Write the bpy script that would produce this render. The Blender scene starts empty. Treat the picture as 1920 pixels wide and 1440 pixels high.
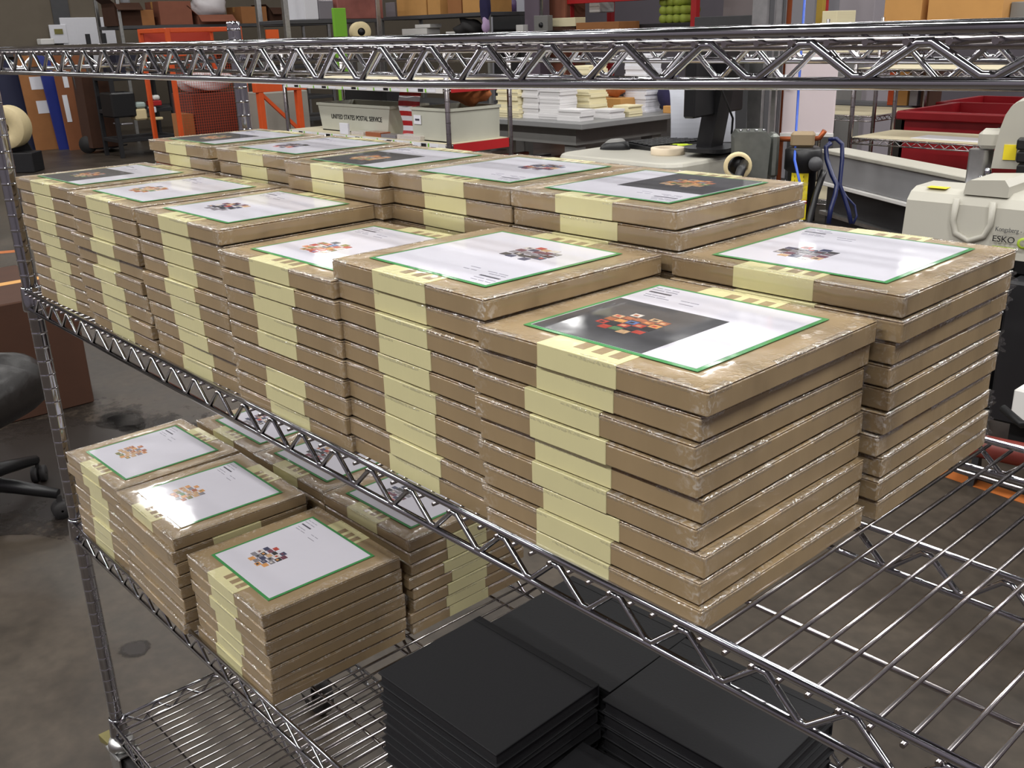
import bpy, math, random
from mathutils import Matrix, Vector

SC = bpy.context.scene
COL = SC.collection
PI = math.pi

# ------------------------------------------------------------------ camera
def look(rx, up, fw, loc, lens):
    cam = bpy.data.cameras.new('camera')
    cam.sensor_width = 36.0
    cam.lens = lens
    cam.clip_start = 0.02
    cam.clip_end = 80
    o = bpy.data.objects.new('camera', cam)
    COL.objects.link(o)
    m = Matrix((rx, up, [-c for c in fw])).transposed().to_4x4()
    m.translation = loc
    o.matrix_world = m
    SC.camera = o

look((0.676417, 0.736002, -0.027590), (-0.232492, 0.248915, 0.940207), (-0.698862, 0.629557, -0.339484), (0.36347, -0.77167, 1.48218), 34.3913)

# ------------------------------------------------------------------ light and exposure
SC.view_settings.view_transform = 'Standard'
SC.view_settings.look = 'None'
SC.view_settings.gamma = 1.0
SC.view_settings.use_curve_mapping = False
SC.view_settings.exposure = -0.1

world = bpy.data.worlds.new('world')
SC.world = world
world.use_nodes = True
bg = world.node_tree.nodes['Background']
bg.inputs[0].default_value = (0.9, 0.95, 1.0, 1)
bg.inputs[1].default_value = 0.05

def ceiling_light(x, y, z, power, sx=1.25, sy=0.3, col=(1.0, 0.985, 0.96)):
    l = bpy.data.lights.new('ceiling_light', 'AREA')
    l.shape = 'RECTANGLE'
    l.size = sx
    l.size_y = sy
    l.energy = power
    l.color = col
    o = bpy.data.objects.new('ceiling_light', l)
    o.location = (x, y, z)
    COL.objects.link(o)

CEIL = 5.2
for ix in range(7):
    for iy in range(7):
        lx, ly = -16.0 + ix * 3.0, -3.4 + iy * 3.2
        pw = (74 if lx > -3 else 50) if (lx > -6 and ly < 6) else 20
        if ly < -1 or lx > 1: pw = 135
        if lx < -8 and 0 < ly < 8: pw = 42
        ceiling_light(lx, ly, CEIL, pw)

# ------------------------------------------------------------------ materials
def srgb(r, g, b):
    f = lambda c: (c / 255 / 12.92) if c / 255 <= 0.04045 else ((c / 255 + 0.055) / 1.055) ** 2.4
    return (f(r), f(g), f(b), 1)

MATS = {}
def mat(name, rgb, rough=0.6, metal=0.0, noise=0.0, nscale=20.0, bump=0.0, coat=0.0, coat_rough=0.1,
        stretch=None, alpha=1.0, trans=0.0, spec=0.5, var=0.0):
    m = bpy.data.materials.new(name)
    m.use_nodes = True
    nt = m.node_tree
    b = nt.nodes['Principled BSDF']
    b.inputs['Base Color'].default_value = rgb
    b.inputs['Roughness'].default_value = rough
    b.inputs['Metallic'].default_value = metal
    b.inputs['Coat Weight'].default_value = coat
    b.inputs['Coat Roughness'].default_value = coat_rough
    b.inputs['Alpha'].default_value = alpha
    b.inputs['Transmission Weight'].default_value = trans
    b.inputs['Specular IOR Level'].default_value = spec
    if noise or bump or var:
        tc = nt.nodes.new('ShaderNodeTexCoord')
        mp = nt.nodes.new('ShaderNodeMapping')
        if stretch: mp.inputs['Scale'].default_value = stretch
        nz = nt.nodes.new('ShaderNodeTexNoise')
        nz.inputs['Scale'].default_value = nscale
        nz.inputs['Detail'].default_value = 6
        nt.links.new(tc.outputs['Object'], mp.inputs[0])
        nt.links.new(mp.outputs[0], nz.inputs['Vector'])
        if noise or var:
            hsv = nt.nodes.new('ShaderNodeHueSaturation')
            hsv.inputs['Color'].default_value = rgb
            mr = nt.nodes.new('ShaderNodeMapRange')
            mr.inputs['From Min'].default_value = 0.25
            mr.inputs['From Max'].default_value = 0.75
            mr.inputs['To Min'].default_value = 1 - noise
            mr.inputs['To Max'].default_value = 1 + noise
            nt.links.new(nz.outputs['Fac'], mr.inputs['Value'])
            if var:
                oi = nt.nodes.new('ShaderNodeObjectInfo')
                mr2 = nt.nodes.new('ShaderNodeMapRange')
                mr2.inputs['To Min'].default_value = 1 - var
                mr2.inputs['To Max'].default_value = 1 + var
                nt.links.new(oi.outputs['Random'], mr2.inputs['Value'])
                mu = nt.nodes.new('ShaderNodeMath'); mu.operation = 'MULTIPLY'
                nt.links.new(mr.outputs[0], mu.inputs[0]); nt.links.new(mr2.outputs[0], mu.inputs[1])
                nt.links.new(mu.outputs[0], hsv.inputs['Value'])
            else:
                nt.links.new(mr.outputs[0], hsv.inputs['Value'])
            nt.links.new(hsv.outputs[0], b.inputs['Base Color'])
        if bump:
            bp = nt.nodes.new('ShaderNodeBump')
            bp.inputs['Strength'].default_value = bump
            bp.inputs['Distance'].default_value = 0.01
            nt.links.new(nz.outputs['Fac'], bp.inputs['Height'])
            nt.links.new(bp.outputs[0], b.inputs['Normal'])
    MATS[name] = m
    return m

def film(name, rgb, hx, hy, noise=0.06, var=0.05, streak=0.25, edge=1.4, coat=0.9, base_rough=0.6, wash=0.55, wob=0.5):
    """kraft or paper under clear shrink film: a coat whose normal crinkles near edges and corners"""
    m = mat(name, rgb, rough=base_rough, noise=noise, nscale=60, coat=coat, coat_rough=0.06, var=var, stretch=(1, 1, 0.25))
    nt = m.node_tree
    N = nt.nodes.new
    L = nt.links.new
    b = nt.nodes['Principled BSDF']
    def math_(op, a, bb=None, clamp=False):
        n = N('ShaderNodeMath'); n.operation = op; n.use_clamp = clamp
        for i, v in enumerate((a, bb)):
            if v is None: continue
            if isinstance(v, (int, float)): n.inputs[i].default_value = v
            else: L(v, n.inputs[i])
        return n.outputs[0]
    tc = N('ShaderNodeTexCoord')
    sep = N('ShaderNodeSeparateXYZ'); L(tc.outputs['Object'], sep.inputs[0])
    sn = N('ShaderNodeSeparateXYZ'); L(tc.outputs['Normal'], sn.inputs[0])
    ax = math_('DIVIDE', math_('ABSOLUTE', sep.outputs[0]), hx)
    ay = math_('DIVIDE', math_('ABSOLUTE', sep.outputs[1]), hy)
    top = math_('GREATER_THAN', math_('ABSOLUTE', sn.outputs[2]), 0.5)
    mx = math_('MAXIMUM', ax, ay)
    mn = math_('MINIMUM', ax, ay)
    mask = math_('ADD', math_('MULTIPLY', mx, top), math_('MULTIPLY', mn, math_('SUBTRACT', 1.0, top)))
    ed = N('ShaderNodeMapRange'); ed.inputs['From Min'].default_value = 0.80; ed.inputs['From Max'].default_value = 1.0
    L(mask, ed.inputs['Value'])
    edge2 = math_('POWER', ed.outputs[0], 1.6)
    oi = N('ShaderNodeObjectInfo')
    off = N('ShaderNodeVectorMath'); off.operation = 'ADD'
    sc = N('ShaderNodeVectorMath'); sc.operation = 'SCALE'; sc.inputs['Scale'].default_value = 37.0
    cmb = N('ShaderNodeCombineXYZ')
    for i in range(3): L(oi.outputs['Random'], cmb.inputs[i])
    L(cmb.outputs[0], sc.inputs[0]); L(tc.outputs['Object'], off.inputs[0]); L(sc.outputs[0], off.inputs[1])
    n1 = N('ShaderNodeTexNoise'); n1.inputs['Scale'].default_value = 170; n1.inputs['Detail'].default_value = 3
    n1.inputs['Distortion'].default_value = 1.2
    L(off.outputs[0], n1.inputs['Vector'])
    n2 = N('ShaderNodeTexNoise'); n2.inputs['Scale'].default_value = 14; n2.inputs['Detail'].default_value = 2
    L(off.outputs[0], n2.inputs['Vector'])
    mp = N('ShaderNodeMapping'); mp.inputs['Scale'].default_value = (300, 300, 14)
    L(off.outputs[0], mp.inputs[0])
    n3 = N('ShaderNodeTexNoise'); n3.inputs['Scale'].default_value = 1.0; n3.inputs['Detail'].default_value = 2
    L(mp.outputs[0], n3.inputs['Vector'])
    patch = N('ShaderNodeMapRange'); patch.inputs['From Min'].default_value = 0.42; patch.inputs['From Max'].default_value = 0.62
    L(n2.outputs['Fac'], patch.inputs['Value'])
    e = math_('MULTIPLY', edge2, math_('ADD', 0.35, patch.outputs[0]))
    h = math_('ADD', math_('MULTIPLY', math_('MULTIPLY', n1.outputs['Fac'], e), edge),
              math_('ADD', math_('MULTIPLY', math_('MULTIPLY', n3.outputs['Fac'], math_('SUBTRACT', 1.0, top)), streak * 0.3),
                    math_('MULTIPLY', n2.outputs['Fac'], wob)))
    bp = N('ShaderNodeBump'); bp.inputs['Strength'].default_value = 0.7; bp.inputs['Distance'].default_value = 0.0035
    L(h, bp.inputs['Height']); L(bp.outputs[0], b.inputs['Coat Normal'])
    # milky gathered film, its glints also whitened into the base colour
    if wash:
        src = b.inputs['Base Color'].links[0].from_socket
        wm = N('ShaderNodeMapRange'); wm.inputs['From Min'].default_value = 0.50; wm.inputs['From Max'].default_value = 0.68
        wm.inputs['To Max'].default_value = wash
        L(n1.outputs['Fac'], wm.inputs['Value'])
        f = math_('MULTIPLY', wm.outputs[0], e, True)
        mix = N('ShaderNodeMix'); mix.data_type = 'RGBA'
        L(f, mix.inputs[0]); L(src, mix.inputs[6]); mix.inputs[7].default_value = (0.75, 0.72, 0.68, 1)
        L(mix.outputs[2], b.inputs['Base Color'])
    return m

BW, BD, BT, BH = 0.2213, 0.2169, 0.0180, 0.01959      # album box: width, depth, thickness, stacking pitch
KRAFT = film('kraft', srgb(152, 130, 96), BW / 2, BD / 2)
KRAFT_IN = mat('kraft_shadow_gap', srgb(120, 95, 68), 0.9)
CREAM = film('cream_band', srgb(218, 211, 160), BW / 2, BD / 2, noise=0.02, var=0.03, wash=0.1, edge=0.8)
PAPER = film('label_paper', srgb(212, 210, 220), BW / 2, BD / 2, noise=0.01, var=0.0, edge=0.0, wash=0, streak=0, wob=0.14)
GREEN = film('label_green', srgb(56, 140, 72), BW / 2, BD / 2, noise=0.03, var=0.03, edge=0.0, wash=0, streak=0, wob=0.14)
PHOTO = film('label_dark_photo', srgb(62, 62, 66), BW / 2, BD / 2, noise=0.25, var=0.0, edge=0.0, wash=0, streak=0, wob=0.14)
INK = mat('label_ink', srgb(70, 68, 80), 0.5, coat=0.8, coat_rough=0.08)
INK_PALE = mat('label_ink_pale', srgb(150, 148, 160), 0.5, coat=0.8, coat_rough=0.08)
TILE = {n: mat('collage_' + n, srgb(*c), 0.5, noise=0.35, nscale=260, coat=0.8, coat_rough=0.08) for n, c in dict(
    red=(176, 62, 48), navy=(52, 56, 86), rust=(160, 92, 58), tan=(196, 160, 120), black=(40, 38, 42), grey=(128, 124, 130),
    olive=(128, 122, 70), green=(86, 128, 84), orange=(206, 146, 84), blue=(90, 116, 168), pale=(206, 198, 190), plum=(104, 52, 70)).items()}
WRAP = None
def make_wrap():
    m = bpy.data.materials.new('clear_film'); m.use_nodes = True
    nt = m.node_tree; N = nt.nodes.new; L = nt.links.new
    nt.nodes.remove(nt.nodes['Principled BSDF'])
    out = nt.nodes['Material Output']
    tr = N('ShaderNodeBsdfTransparent'); gl = N('ShaderNodeBsdfGlossy'); gl.inputs['Roughness'].default_value = 0.12
    df = N('ShaderNodeBsdfDiffuse'); df.inputs['Color'].default_value = (0.8, 0.78, 0.74, 1)
    lw = N('ShaderNodeLayerWeight'); lw.inputs['Blend'].default_value = 0.25
    mr = N('ShaderNodeMapRange'); mr.inputs['To Min'].default_value = 0.045; mr.inputs['To Max'].default_value = 0.34
    L(lw.outputs['Fresnel'], mr.inputs['Value'])
    tc = N('ShaderNodeTexCoord'); nz = N('ShaderNodeTexNoise'); nz.inputs['Scale'].default_value = 260
    bp = N('ShaderNodeBump'); bp.inputs['Strength'].default_value = 0.8; bp.inputs['Distance'].default_value = 0.003
    L(tc.outputs['Object'], nz.inputs['Vector']); L(nz.outputs['Fac'], bp.inputs['Height'])
    L(bp.outputs[0], gl.inputs['Normal']); L(bp.outputs[0], lw.inputs['Normal'])
    m1 = N('ShaderNodeMixShader'); m2 = N('ShaderNodeMixShader'); m1.inputs[0].default_value = 0.012
    L(tr.outputs[0], m1.inputs[1]); L(df.outputs[0], m1.inputs[2])
    L(mr.outputs[0], m2.inputs[0]); L(m1.outputs[0], m2.inputs[1]); L(gl.outputs[0], m2.inputs[2])
    L(m2.outputs[0], out.inputs[0])
    return m
WRAP = make_wrap()

CHROME = mat('chrome', (0.45, 0.45, 0.475, 1), 0.09, 1.0)
CHROME_DULL = mat('chrome_wire', (0.36, 0.335, 0.335, 1), 0.20, 1.0, noise=0.1, nscale=40)
ZINC = mat('zinc', (0.48, 0.48, 0.47, 1), 0.38, 1.0, noise=0.15, nscale=30)
BLACKBOOK = mat('black_bookcloth', srgb(15, 15, 19), 0.75, noise=0.12, nscale=300, bump=0.05)
BLACKPAGE = mat('black_pages', srgb(20, 19, 23), 0.85, noise=0.3, nscale=4, stretch=(1, 1, 900), bump=0.1)
CARD = mat('cardboard', srgb(158, 106, 62), 0.85, noise=0.07, nscale=9)
CARD2 = mat('cardboard_tan', srgb(196, 146, 84), 0.85, noise=0.06, nscale=9)
CARD3 = mat('cardboard_red', srgb(140, 86, 66), 0.85, noise=0.08, nscale=9)
CARDD = mat('cardboard_dark', srgb(66, 39, 24), 0.9, noise=0.1, nscale=9)
WHITE = mat('white_paint', srgb(226, 224, 220), 0.5)
WHITEP = mat('white_paper', srgb(226, 226, 232), 0.8, noise=0.02, nscale=30)
PAPERY = mat('cream_paper', srgb(232, 222, 184), 0.85, noise=0.1, nscale=3, stretch=(1, 1, 160))
PAPERW = mat('paper_edges', srgb(222, 220, 220), 0.85, noise=0.12, nscale=3, stretch=(1, 1, 160))
OFFW = mat('machine_white', srgb(180, 177, 165), 0.42, noise=0.02, nscale=8)
GREYM = mat('grey_metal', srgb(128, 127, 124), 0.45, noise=0.05, nscale=12)
GREYD = mat('dark_grey_metal', srgb(74, 74, 76), 0.5, noise=0.08, nscale=12)
BLACKM = mat('black_metal', srgb(30, 30, 33), 0.5, noise=0.15, nscale=15)
BLACKP = mat('black_plastic', srgb(18, 18, 20), 0.4)
RUBBER = mat('rubber', srgb(34, 32, 32), 0.7)
LEATHER = mat('black_leather', srgb(26, 23, 22), 0.36, noise=0.2, nscale=30, bump=0.25)
ORANGE = mat('orange_paint', srgb(214, 84, 30), 0.45, noise=0.06, nscale=14)
REDM = mat('red_paint', srgb(176, 28, 32), 0.45, noise=0.06, nscale=14)
REDBIN = mat('red_plastic', srgb(138, 16, 26), 0.4, noise=0.05, nscale=6)
BLUE = mat('blue_plastic', srgb(28, 44, 128), 0.5, noise=0.08, nscale=10)
HOSE = mat('blue_hose', srgb(22, 32, 78), 0.35)
HOSEL = mat('bright_blue_hose', srgb(48, 88, 190), 0.35)
COPPER = mat('copper_pipe', srgb(158, 82, 46), 0.4, 0.5, noise=0.15, nscale=12)
BRASS = mat('brass', srgb(190, 142, 62), 0.3, 1.0)
YELLOW = mat('yellow_sticker', srgb(236, 214, 40), 0.5)
LIME = mat('lime_paint', srgb(126, 190, 52), 0.5)
TABLE = mat('grey_table', srgb(134, 134, 134), 0.4, noise=0.06, nscale=6)
TUB = mat('white_corrugated_plastic', srgb(184, 184, 170), 0.5, noise=0.04, nscale=10)
MAPLE = mat('shelf_liner', srgb(216, 206, 176), 0.6, noise=0.03, nscale=10)
TAPE = mat('masking_tape', srgb(232, 216, 190), 0.7, noise=0.03, nscale=40)
ROLL = mat('cream_roll', srgb(226, 208, 162), 0.6, noise=0.04, nscale=30)
PURPLE = mat('navy_cloth', srgb(40, 36, 72), 0.9, noise=0.2, nscale=10)
BROWNBAG = mat('brown_bag', srgb(168, 98, 54), 0.8, noise=0.25, nscale=9, bump=0.3)
PLASTICBAG = mat('white_plastic_bag', srgb(220, 214, 216), 0.35, noise=0.12, nscale=6, bump=0.4)
BRASSY = mat('olive_pedal', srgb(112, 104, 58), 0.5, noise=0.1, nscale=20)
ROLLER = mat('red_brown_roller', srgb(122, 52, 44), 0.45, noise=0.08, nscale=14)

# ------------------------------------------------------------------ mesh builder
class MB:
    def __init__(s):
        s.v = []; s.f = []; s.m = []; s.sm = []; s.T = Matrix.Identity(4)
    def add(s, vs, fs, m=0, smooth=False):
        k = len(s.v)
        for p in vs:
            q = s.T @ Vector(p)
            s.v.append((q.x, q.y, q.z))
        for f in fs:
            s.f.append([i + k for i in f]); s.m.append(m); s.sm.append(smooth)
        return s
    def quad(s, a, b, c, d, m=0):
        return s.add([a, b, c, d], [[0, 1, 2, 3]], m)
    def box(s, x0, x1, y0, y1, z0, z1, b=0.0, m=0):
        if b <= 0:
            v = [(x, y, z) for z in (z0, z1) for y in (y0, y1) for x in (x0, x1)]
            f = [[0, 2, 3, 1], [4, 5, 7, 6], [0, 1, 5, 4], [1, 3, 7, 5], [3, 2, 6, 7], [2, 0, 4, 6]]
            return s.add(v, f, m)
        # chamfered box: three vertices at every corner
        v = []; idx = {}
        for ix, (xo, xi) in enumerate(((x0, x0 + b), (x1, x1 - b))):
            for iy, (yo, yi) in enumerate(((y0, y0 + b), (y1, y1 - b))):
                for iz, (zo, zi) in enumerate(((z0, z0 + b), (z1, z1 - b))):
                    idx[ix, iy, iz] = len(v)
                    v += [(xo, yi, zi), (xi, yo, zi), (xi, yi, zo)]
        g = lambda ix, iy, iz, k: idx[ix, iy, iz] + k
        f = [[g(0, 0, 0, 0), g(0, 0, 1, 0), g(0, 1, 1, 0), g(0, 1, 0, 0)], [g(1, 0, 0, 0), g(1, 1, 0, 0), g(1, 1, 1, 0), g(1, 0, 1, 0)],
             [g(0, 0, 0, 1), g(1, 0, 0, 1), g(1, 0, 1, 1), g(0, 0, 1, 1)], [g(0, 1, 0, 1), g(0, 1, 1, 1), g(1, 1, 1, 1), g(1, 1, 0, 1)],
             [g(0, 0, 0, 2), g(0, 1, 0, 2), g(1, 1, 0, 2), g(1, 0, 0, 2)], [g(0, 0, 1, 2), g(1, 0, 1, 2), g(1, 1, 1, 2), g(0, 1, 1, 2)]]
        for ix in (0, 1):
            for iy in (0, 1):
                f.append([g(ix, iy, 0, 0), g(ix, iy, 0, 1), g(ix, iy, 1, 1), g(ix, iy, 1, 0)])
                for iz in (0, 1): f.append([g(ix, iy, iz, 0), g(ix, iy, iz, 1), g(ix, iy, iz, 2)])
            for iz in (0, 1):
                f.append([g(ix, 0, iz, 0), g(ix, 0, iz, 2), g(ix, 1, iz, 2), g(ix, 1, iz, 0)])
        for iy in (0, 1):
            for iz in (0, 1):
                f.append([g(0, iy, iz, 1), g(0, iy, iz, 2), g(1, iy, iz, 2), g(1, iy, iz, 1)])
        return s.add(v, f, m)
    def bar(s, p0, p1, w, h, m=0, b=0.0):
        """square bar from p0 to p1"""
        p0 = Vector(p0); p1 = Vector(p1); d = p1 - p0
        T0 = s.T
        q = d.to_track_quat('Z', 'Y').to_matrix().to_4x4()
        q.translation = p0
        s.T = T0 @ q
        s.box(-w / 2, w / 2, -h / 2, h / 2, 0, d.length, b, m)
        s.T = T0
        return s
    def tube(s, pts, r, seg=8, m=0, closed=False, cap=True):
        P = [Vector(p) for p in pts]
        n = len(P)
        vs = []; fs = []
        prev = None
        for i in range(n):
            if closed: t = (P[(i + 1) % n] - P[i - 1]).normalized()
            else:
                a = (P[i] - P[i - 1]).normalized() if i else None
                c = (P[i + 1] - P[i]).normalized() if i < n - 1 else None
                t = (a + c).normalized() if (a is not None and c is not None) else (a or c)
            if prev is None:
                ref = Vector((0, 0, 1)) if abs(t.z) < 0.9 else Vector((1, 0, 0))
                u = t.cross(ref).normalized()
            else:
                u = (prev - t * prev.dot(t)).normalized()
            prev = u
            w = t.cross(u)
            rr = r[i] if isinstance(r, (list, tuple)) else r
            for k in range(seg):
                a = 2 * PI * k / seg
                vs.append(P[i] + (u * math.cos(a) + w * math.sin(a)) * rr)
        for i in range(n if closed else n - 1):
            j = (i + 1) % n
            for k in range(seg):
                k2 = (k + 1) % seg
                fs.append([i * seg + k, i * seg + k2, j * seg + k2, j * seg + k])
        s.add(vs, fs, m, True)
        if cap and not closed:
            k = len(s.v) - n * seg
            s.f.append([k + i for i in range(seg)][::-1]); s.m.append(m); s.sm.append(False)
            s.f.append([k + (n - 1) * seg + i for i in range(seg)]); s.m.append(m); s.sm.append(False)
        return s
    def lathe(s, prof, c=(0, 0, 0), seg=24, axis='Z', m=0, smooth=True):
        T0 = s.T
        R_ = {'Z': Matrix.Identity(4), 'X': Matrix.Rotation(PI / 2, 4, 'Y'), 'Y': Matrix.Rotation(-PI / 2, 4, 'X')}[axis]
        s.T = T0 @ Matrix.Translation(c) @ R_
        vs = []; fs = []
        for r, z in prof:
            for k in range(seg):
                a = 2 * PI * k / seg
                vs.append((r * math.cos(a), r * math.sin(a), z))
        for i in range(len(prof) - 1):
            for k in range(seg):
                k2 = (k + 1) % seg
                fs.append([i * seg + k, i * seg + k2, (i + 1) * seg + k2, (i + 1) * seg + k])
        s.add(vs, fs, m, smooth)
        s.T = T0
        return s
    def prism(s, poly, a, b, axis='Y', m=0):
        """extrude a 2-D polygon between a and b along an axis"""
        n = len(poly)
        mk = {'Y': lambda p, t: (p[0], t, p[1]), 'X': lambda p, t: (t, p[0], p[1]), 'Z': lambda p, t: (p[0], p[1], t)}[axis]
        vs = [mk(p, a) for p in poly] + [mk(p, b) for p in poly]
        fs = [list(range(n))[::-1], list(range(n, 2 * n))] + [[i, (i + 1) % n, n + (i + 1) % n, n + i] for i in range(n)]
        return s.add(vs, fs, m)
    def blob(s, c, rad, seed=0, n=2, m=0, amp=0.2):
        """lumpy closed surface"""
        rnd = random.Random(seed)
        k = [(rnd.uniform(1, 3), rnd.uniform(1, 3), rnd.uniform(1, 3), rnd.uniform(0, 6)) for _ in range(4)]
        rings, seg = 10 * n // 2, 12 * n // 2 * 2
        vs = []; fs = []
        for i in range(rings + 1):
            th = PI * i / rings
            for j in range(seg):
                ph = 2 * PI * j / seg
                d = Vector((math.sin(th) * math.cos(ph), math.sin(th) * math.sin(ph), math.cos(th)))
                q = 1 + amp * sum(math.sin(a * d.x * 2 + b * d.y * 2 + cc * d.z * 2 + e) for a, b, cc, e in k) / 4
                vs.append((c[0] + d.x * rad[0] * q, c[1] + d.y * rad[1] * q, c[2] + d.z * rad[2] * q))
        for i in range(rings):
            for j in range(seg):
                j2 = (j + 1) % seg
                fs.append([i * seg + j, (i + 1) * seg + j, (i + 1) * seg + j2, i * seg + j2])
        return s.add(vs, fs, m, True)
    def mesh(s, name, mats):
        me = bpy.data.meshes.new(name)
        me.from_pydata(s.v, [], s.f)
        for m in (mats if isinstance(mats, (list, tuple)) else [mats]): me.materials.append(m)
        me.polygons.foreach_set('material_index', s.m)
        me.polygons.foreach_set('use_smooth', s.sm)
        me.update()
        return me
    def build(s, name, mats, parent=None, loc=None):
        o = bpy.data.objects.new(name, s.mesh(name, mats))
        COL.objects.link(o)
        if parent: o.parent = parent
        if loc: o.location = loc
        return o

def tag(o, label, cat, group=None):
    o['label'] = label; o['category'] = cat
    if group: o['group'] = group
    return o
def thing(name, label, cat, loc=(0, 0, 0), rz=0.0, group=None):
    o = bpy.data.objects.new(name, None)
    o.empty_display_size = 0.05
    COL.objects.link(o)
    o.location = loc; o.rotation_euler = (0, 0, rz)
    return tag(o, label, cat, group)
def struct(o):
    o['kind'] = 'structure'
    return o
def child(name, me, parent, loc=(0, 0, 0)):
    o = bpy.data.objects.new(name, me)
    COL.objects.link(o)
    o.parent = parent; o.location = loc
    return o
def kids(o, every=[]):
    return [c for c in o.children]
def lettering(name, text, size, m, parent, loc, rot, squash=1.0):
    cu = bpy.data.curves.new(name, 'FONT')
    cu.body = text; cu.size = size; cu.extrude = 0.0006; cu.align_x = 'CENTER'; cu.align_y = 'CENTER'
    cu.materials.append(m)
    f = bpy.data.objects.new(name, cu)
    COL.objects.link(f)
    me = bpy.data.meshes.new_from_object(f.evaluated_get(bpy.context.evaluated_depsgraph_get()))
    bpy.data.objects.remove(f)
    me.materials.clear(); me.materials.append(m)
    o = bpy.data.objects.new(name, me)
    COL.objects.link(o)
    o.parent = parent; o.location = loc; o.rotation_euler = rot; o.scale = (squash, 1, 1)
    return o
ORD = ['topmost', 'second from top', 'third from top', 'fourth from top', 'fifth from top', 'sixth from top', 'seventh from top',
       'eighth from top', 'ninth from top', 'tenth from top', 'eleventh from top', 'twelfth from top']

# ------------------------------------------------------------------ room shell
def floor_material():
    m = mat('concrete', srgb(112, 102, 92), 0.42, spec=0.4)
    nt = m.node_tree; N = nt.nodes.new; L = nt.links.new
    b = nt.nodes['Principled BSDF']
    tc = N('ShaderNodeTexCoord')
    a = N('ShaderNodeTexNoise'); a.inputs['Scale'].default_value = 1.7; a.inputs['Detail'].default_value = 8; a.inputs['Roughness'].default_value = 0.65
    c = N('ShaderNodeTexNoise'); c.inputs['Scale'].default_value = 26; c.inputs['Detail'].default_value = 5
    d = N('ShaderNodeTexVoronoi'); d.inputs['Scale'].default_value = 2.2; d.feature = 'F1'
    for n in (a, c, d): L(tc.outputs['Object'], n.inputs['Vector'])
    r1 = N('ShaderNodeValToRGB')
    r1.color_ramp.elements[0].position = 0.3; r1.color_ramp.elements[0].color = srgb(42, 37, 32)
    r1.color_ramp.elements[1].position = 0.72; r1.color_ramp.elements[1].color = srgb(78, 69, 59)
    L(a.outputs['Fac'], r1.inputs[0])
    mx = N('ShaderNodeMix'); mx.data_type = 'RGBA'; mx.blend_type = 'OVERLAY'; mx.inputs[0].default_value = 0.5
    L(r1.outputs[0], mx.inputs[6]); L(c.outputs['Fac'], mx.inputs[7])
    sp = N('ShaderNodeMapRange'); sp.inputs['From Min'].default_value = 0.03; sp.inputs['From Max'].default_value = 0.075
    sp.inputs['To Min'].default_value = 0.55
    L(d.outputs['Distance'], sp.inputs['Value'])
    mu = N('ShaderNodeMix'); mu.data_type = 'RGBA'; mu.blend_type = 'MULTIPLY'; mu.inputs[0].default_value = 1
    L(mx.outputs[2], mu.inputs[6]); L(sp.outputs[0], mu.inputs[7])
    L(mu.outputs[2], b.inputs['Base Color'])
    rr = N('ShaderNodeMapRange'); rr.inputs['To Min'].default_value = 0.28; rr.inputs['To Max'].default_value = 0.55
    L(a.outputs['Fac'], rr.inputs['Value']); L(rr.outputs[0], b.inputs['Roughness'])
    return m
X0, X1, Y0, Y1, ZC = -17.6, 4.2, -5.2, 17.6, 5.6
struct(MB().box(X0, X1, Y0, Y1, -0.1, 0).build('floor', floor_material()))
struct(MB().box(X0, X1, Y0, Y1, ZC, ZC + 0.1).build('ceiling', mat('ceiling_deck', srgb(92, 90, 90), 0.8, noise=0.1, nscale=3)))
WALLM = mat('wall_olive_grey', srgb(104, 95, 82), 0.8, noise=0.05, nscale=6)
WALLP = mat('wall_pale', srgb(118, 112, 120), 0.8, noise=0.04, nscale=3)
struct(MB().box(X0 - 0.1, X0, Y0, Y1, 0, ZC).build('wall_left', WALLM))
struct(MB().box(X0, X1, Y1, Y1 + 0.1, 0, ZC).build('wall_back', WALLP))
struct(MB().box(X1, X1 + 0.1, Y0, Y1, 0, ZC).build('wall_right', WALLP))
struct(MB().box(X0, X1, Y0 - 0.1, Y0, 0, ZC).build('wall_front', WALLP))

# ------------------------------------------------------------------ the wire shelving unit
XL, XR, YF, YB = -1.388, 0.438, -0.2991, 0.157
ZM, ZL, ZB, ZT = 1.09, 0.6514, 0.2045, 1.4740
unit = thing('wire_shelving_unit', 'chrome wire shelving cart on casters loaded with kraft album boxes', 'shelving', (XL, YF, 0))
OX, OY = XL, YF
def L3(x, y, z): return (x - OX, y - OY, z)
RT, RZ, RW = 0.0033, 0.0026, 0.0018
def bow(x):
    """lower rod of top shelf, bent up towards the near end to imitate lens distortion"""
    return 0.0085 * min(1.0, max(0.0, (x + 0.28) / 0.46))
def zigzag(n0, x0, x1, y, zt, zb, pitch, phase, bent=False):
    pts = []
    k = math.ceil((x0 - phase) / (pitch / 2))
    while True:
        x = phase + k * pitch / 2
        if x > x1: break
        z = zt if k % 2 == 0 else zb + (bow(x) if bent else 0)
        f = 0.0035
        pts += [L3(x - f, y, z), L3(x + f, y, z)]
        k += 1
    return pts
def truss_x(mb, y, z, x0=XL + 0.015, x1=XR - 0.015, top=True, rt=RT, bent=False):
    if top: mb.tube([L3(x0, y, z + 0.0047), L3(x1, y, z + 0.0047)], rt, 12)
    n = 24 if bent else 1
    mb.tube([L3(x0 + (x1 - x0) * i / n, y, z - 0.0275 + (bow(x0 + (x1 - x0) * i / n) if bent else 0)) for i in range(n + 1)], rt, 12)
    mb.tube(zigzag(0, x0 + 0.012, x1 - 0.012, y, z - 0.0015 - (0 if top else 0.003), z - 0.0245, 0.0629, -0.3670, bent), RZ, 8)
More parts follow.
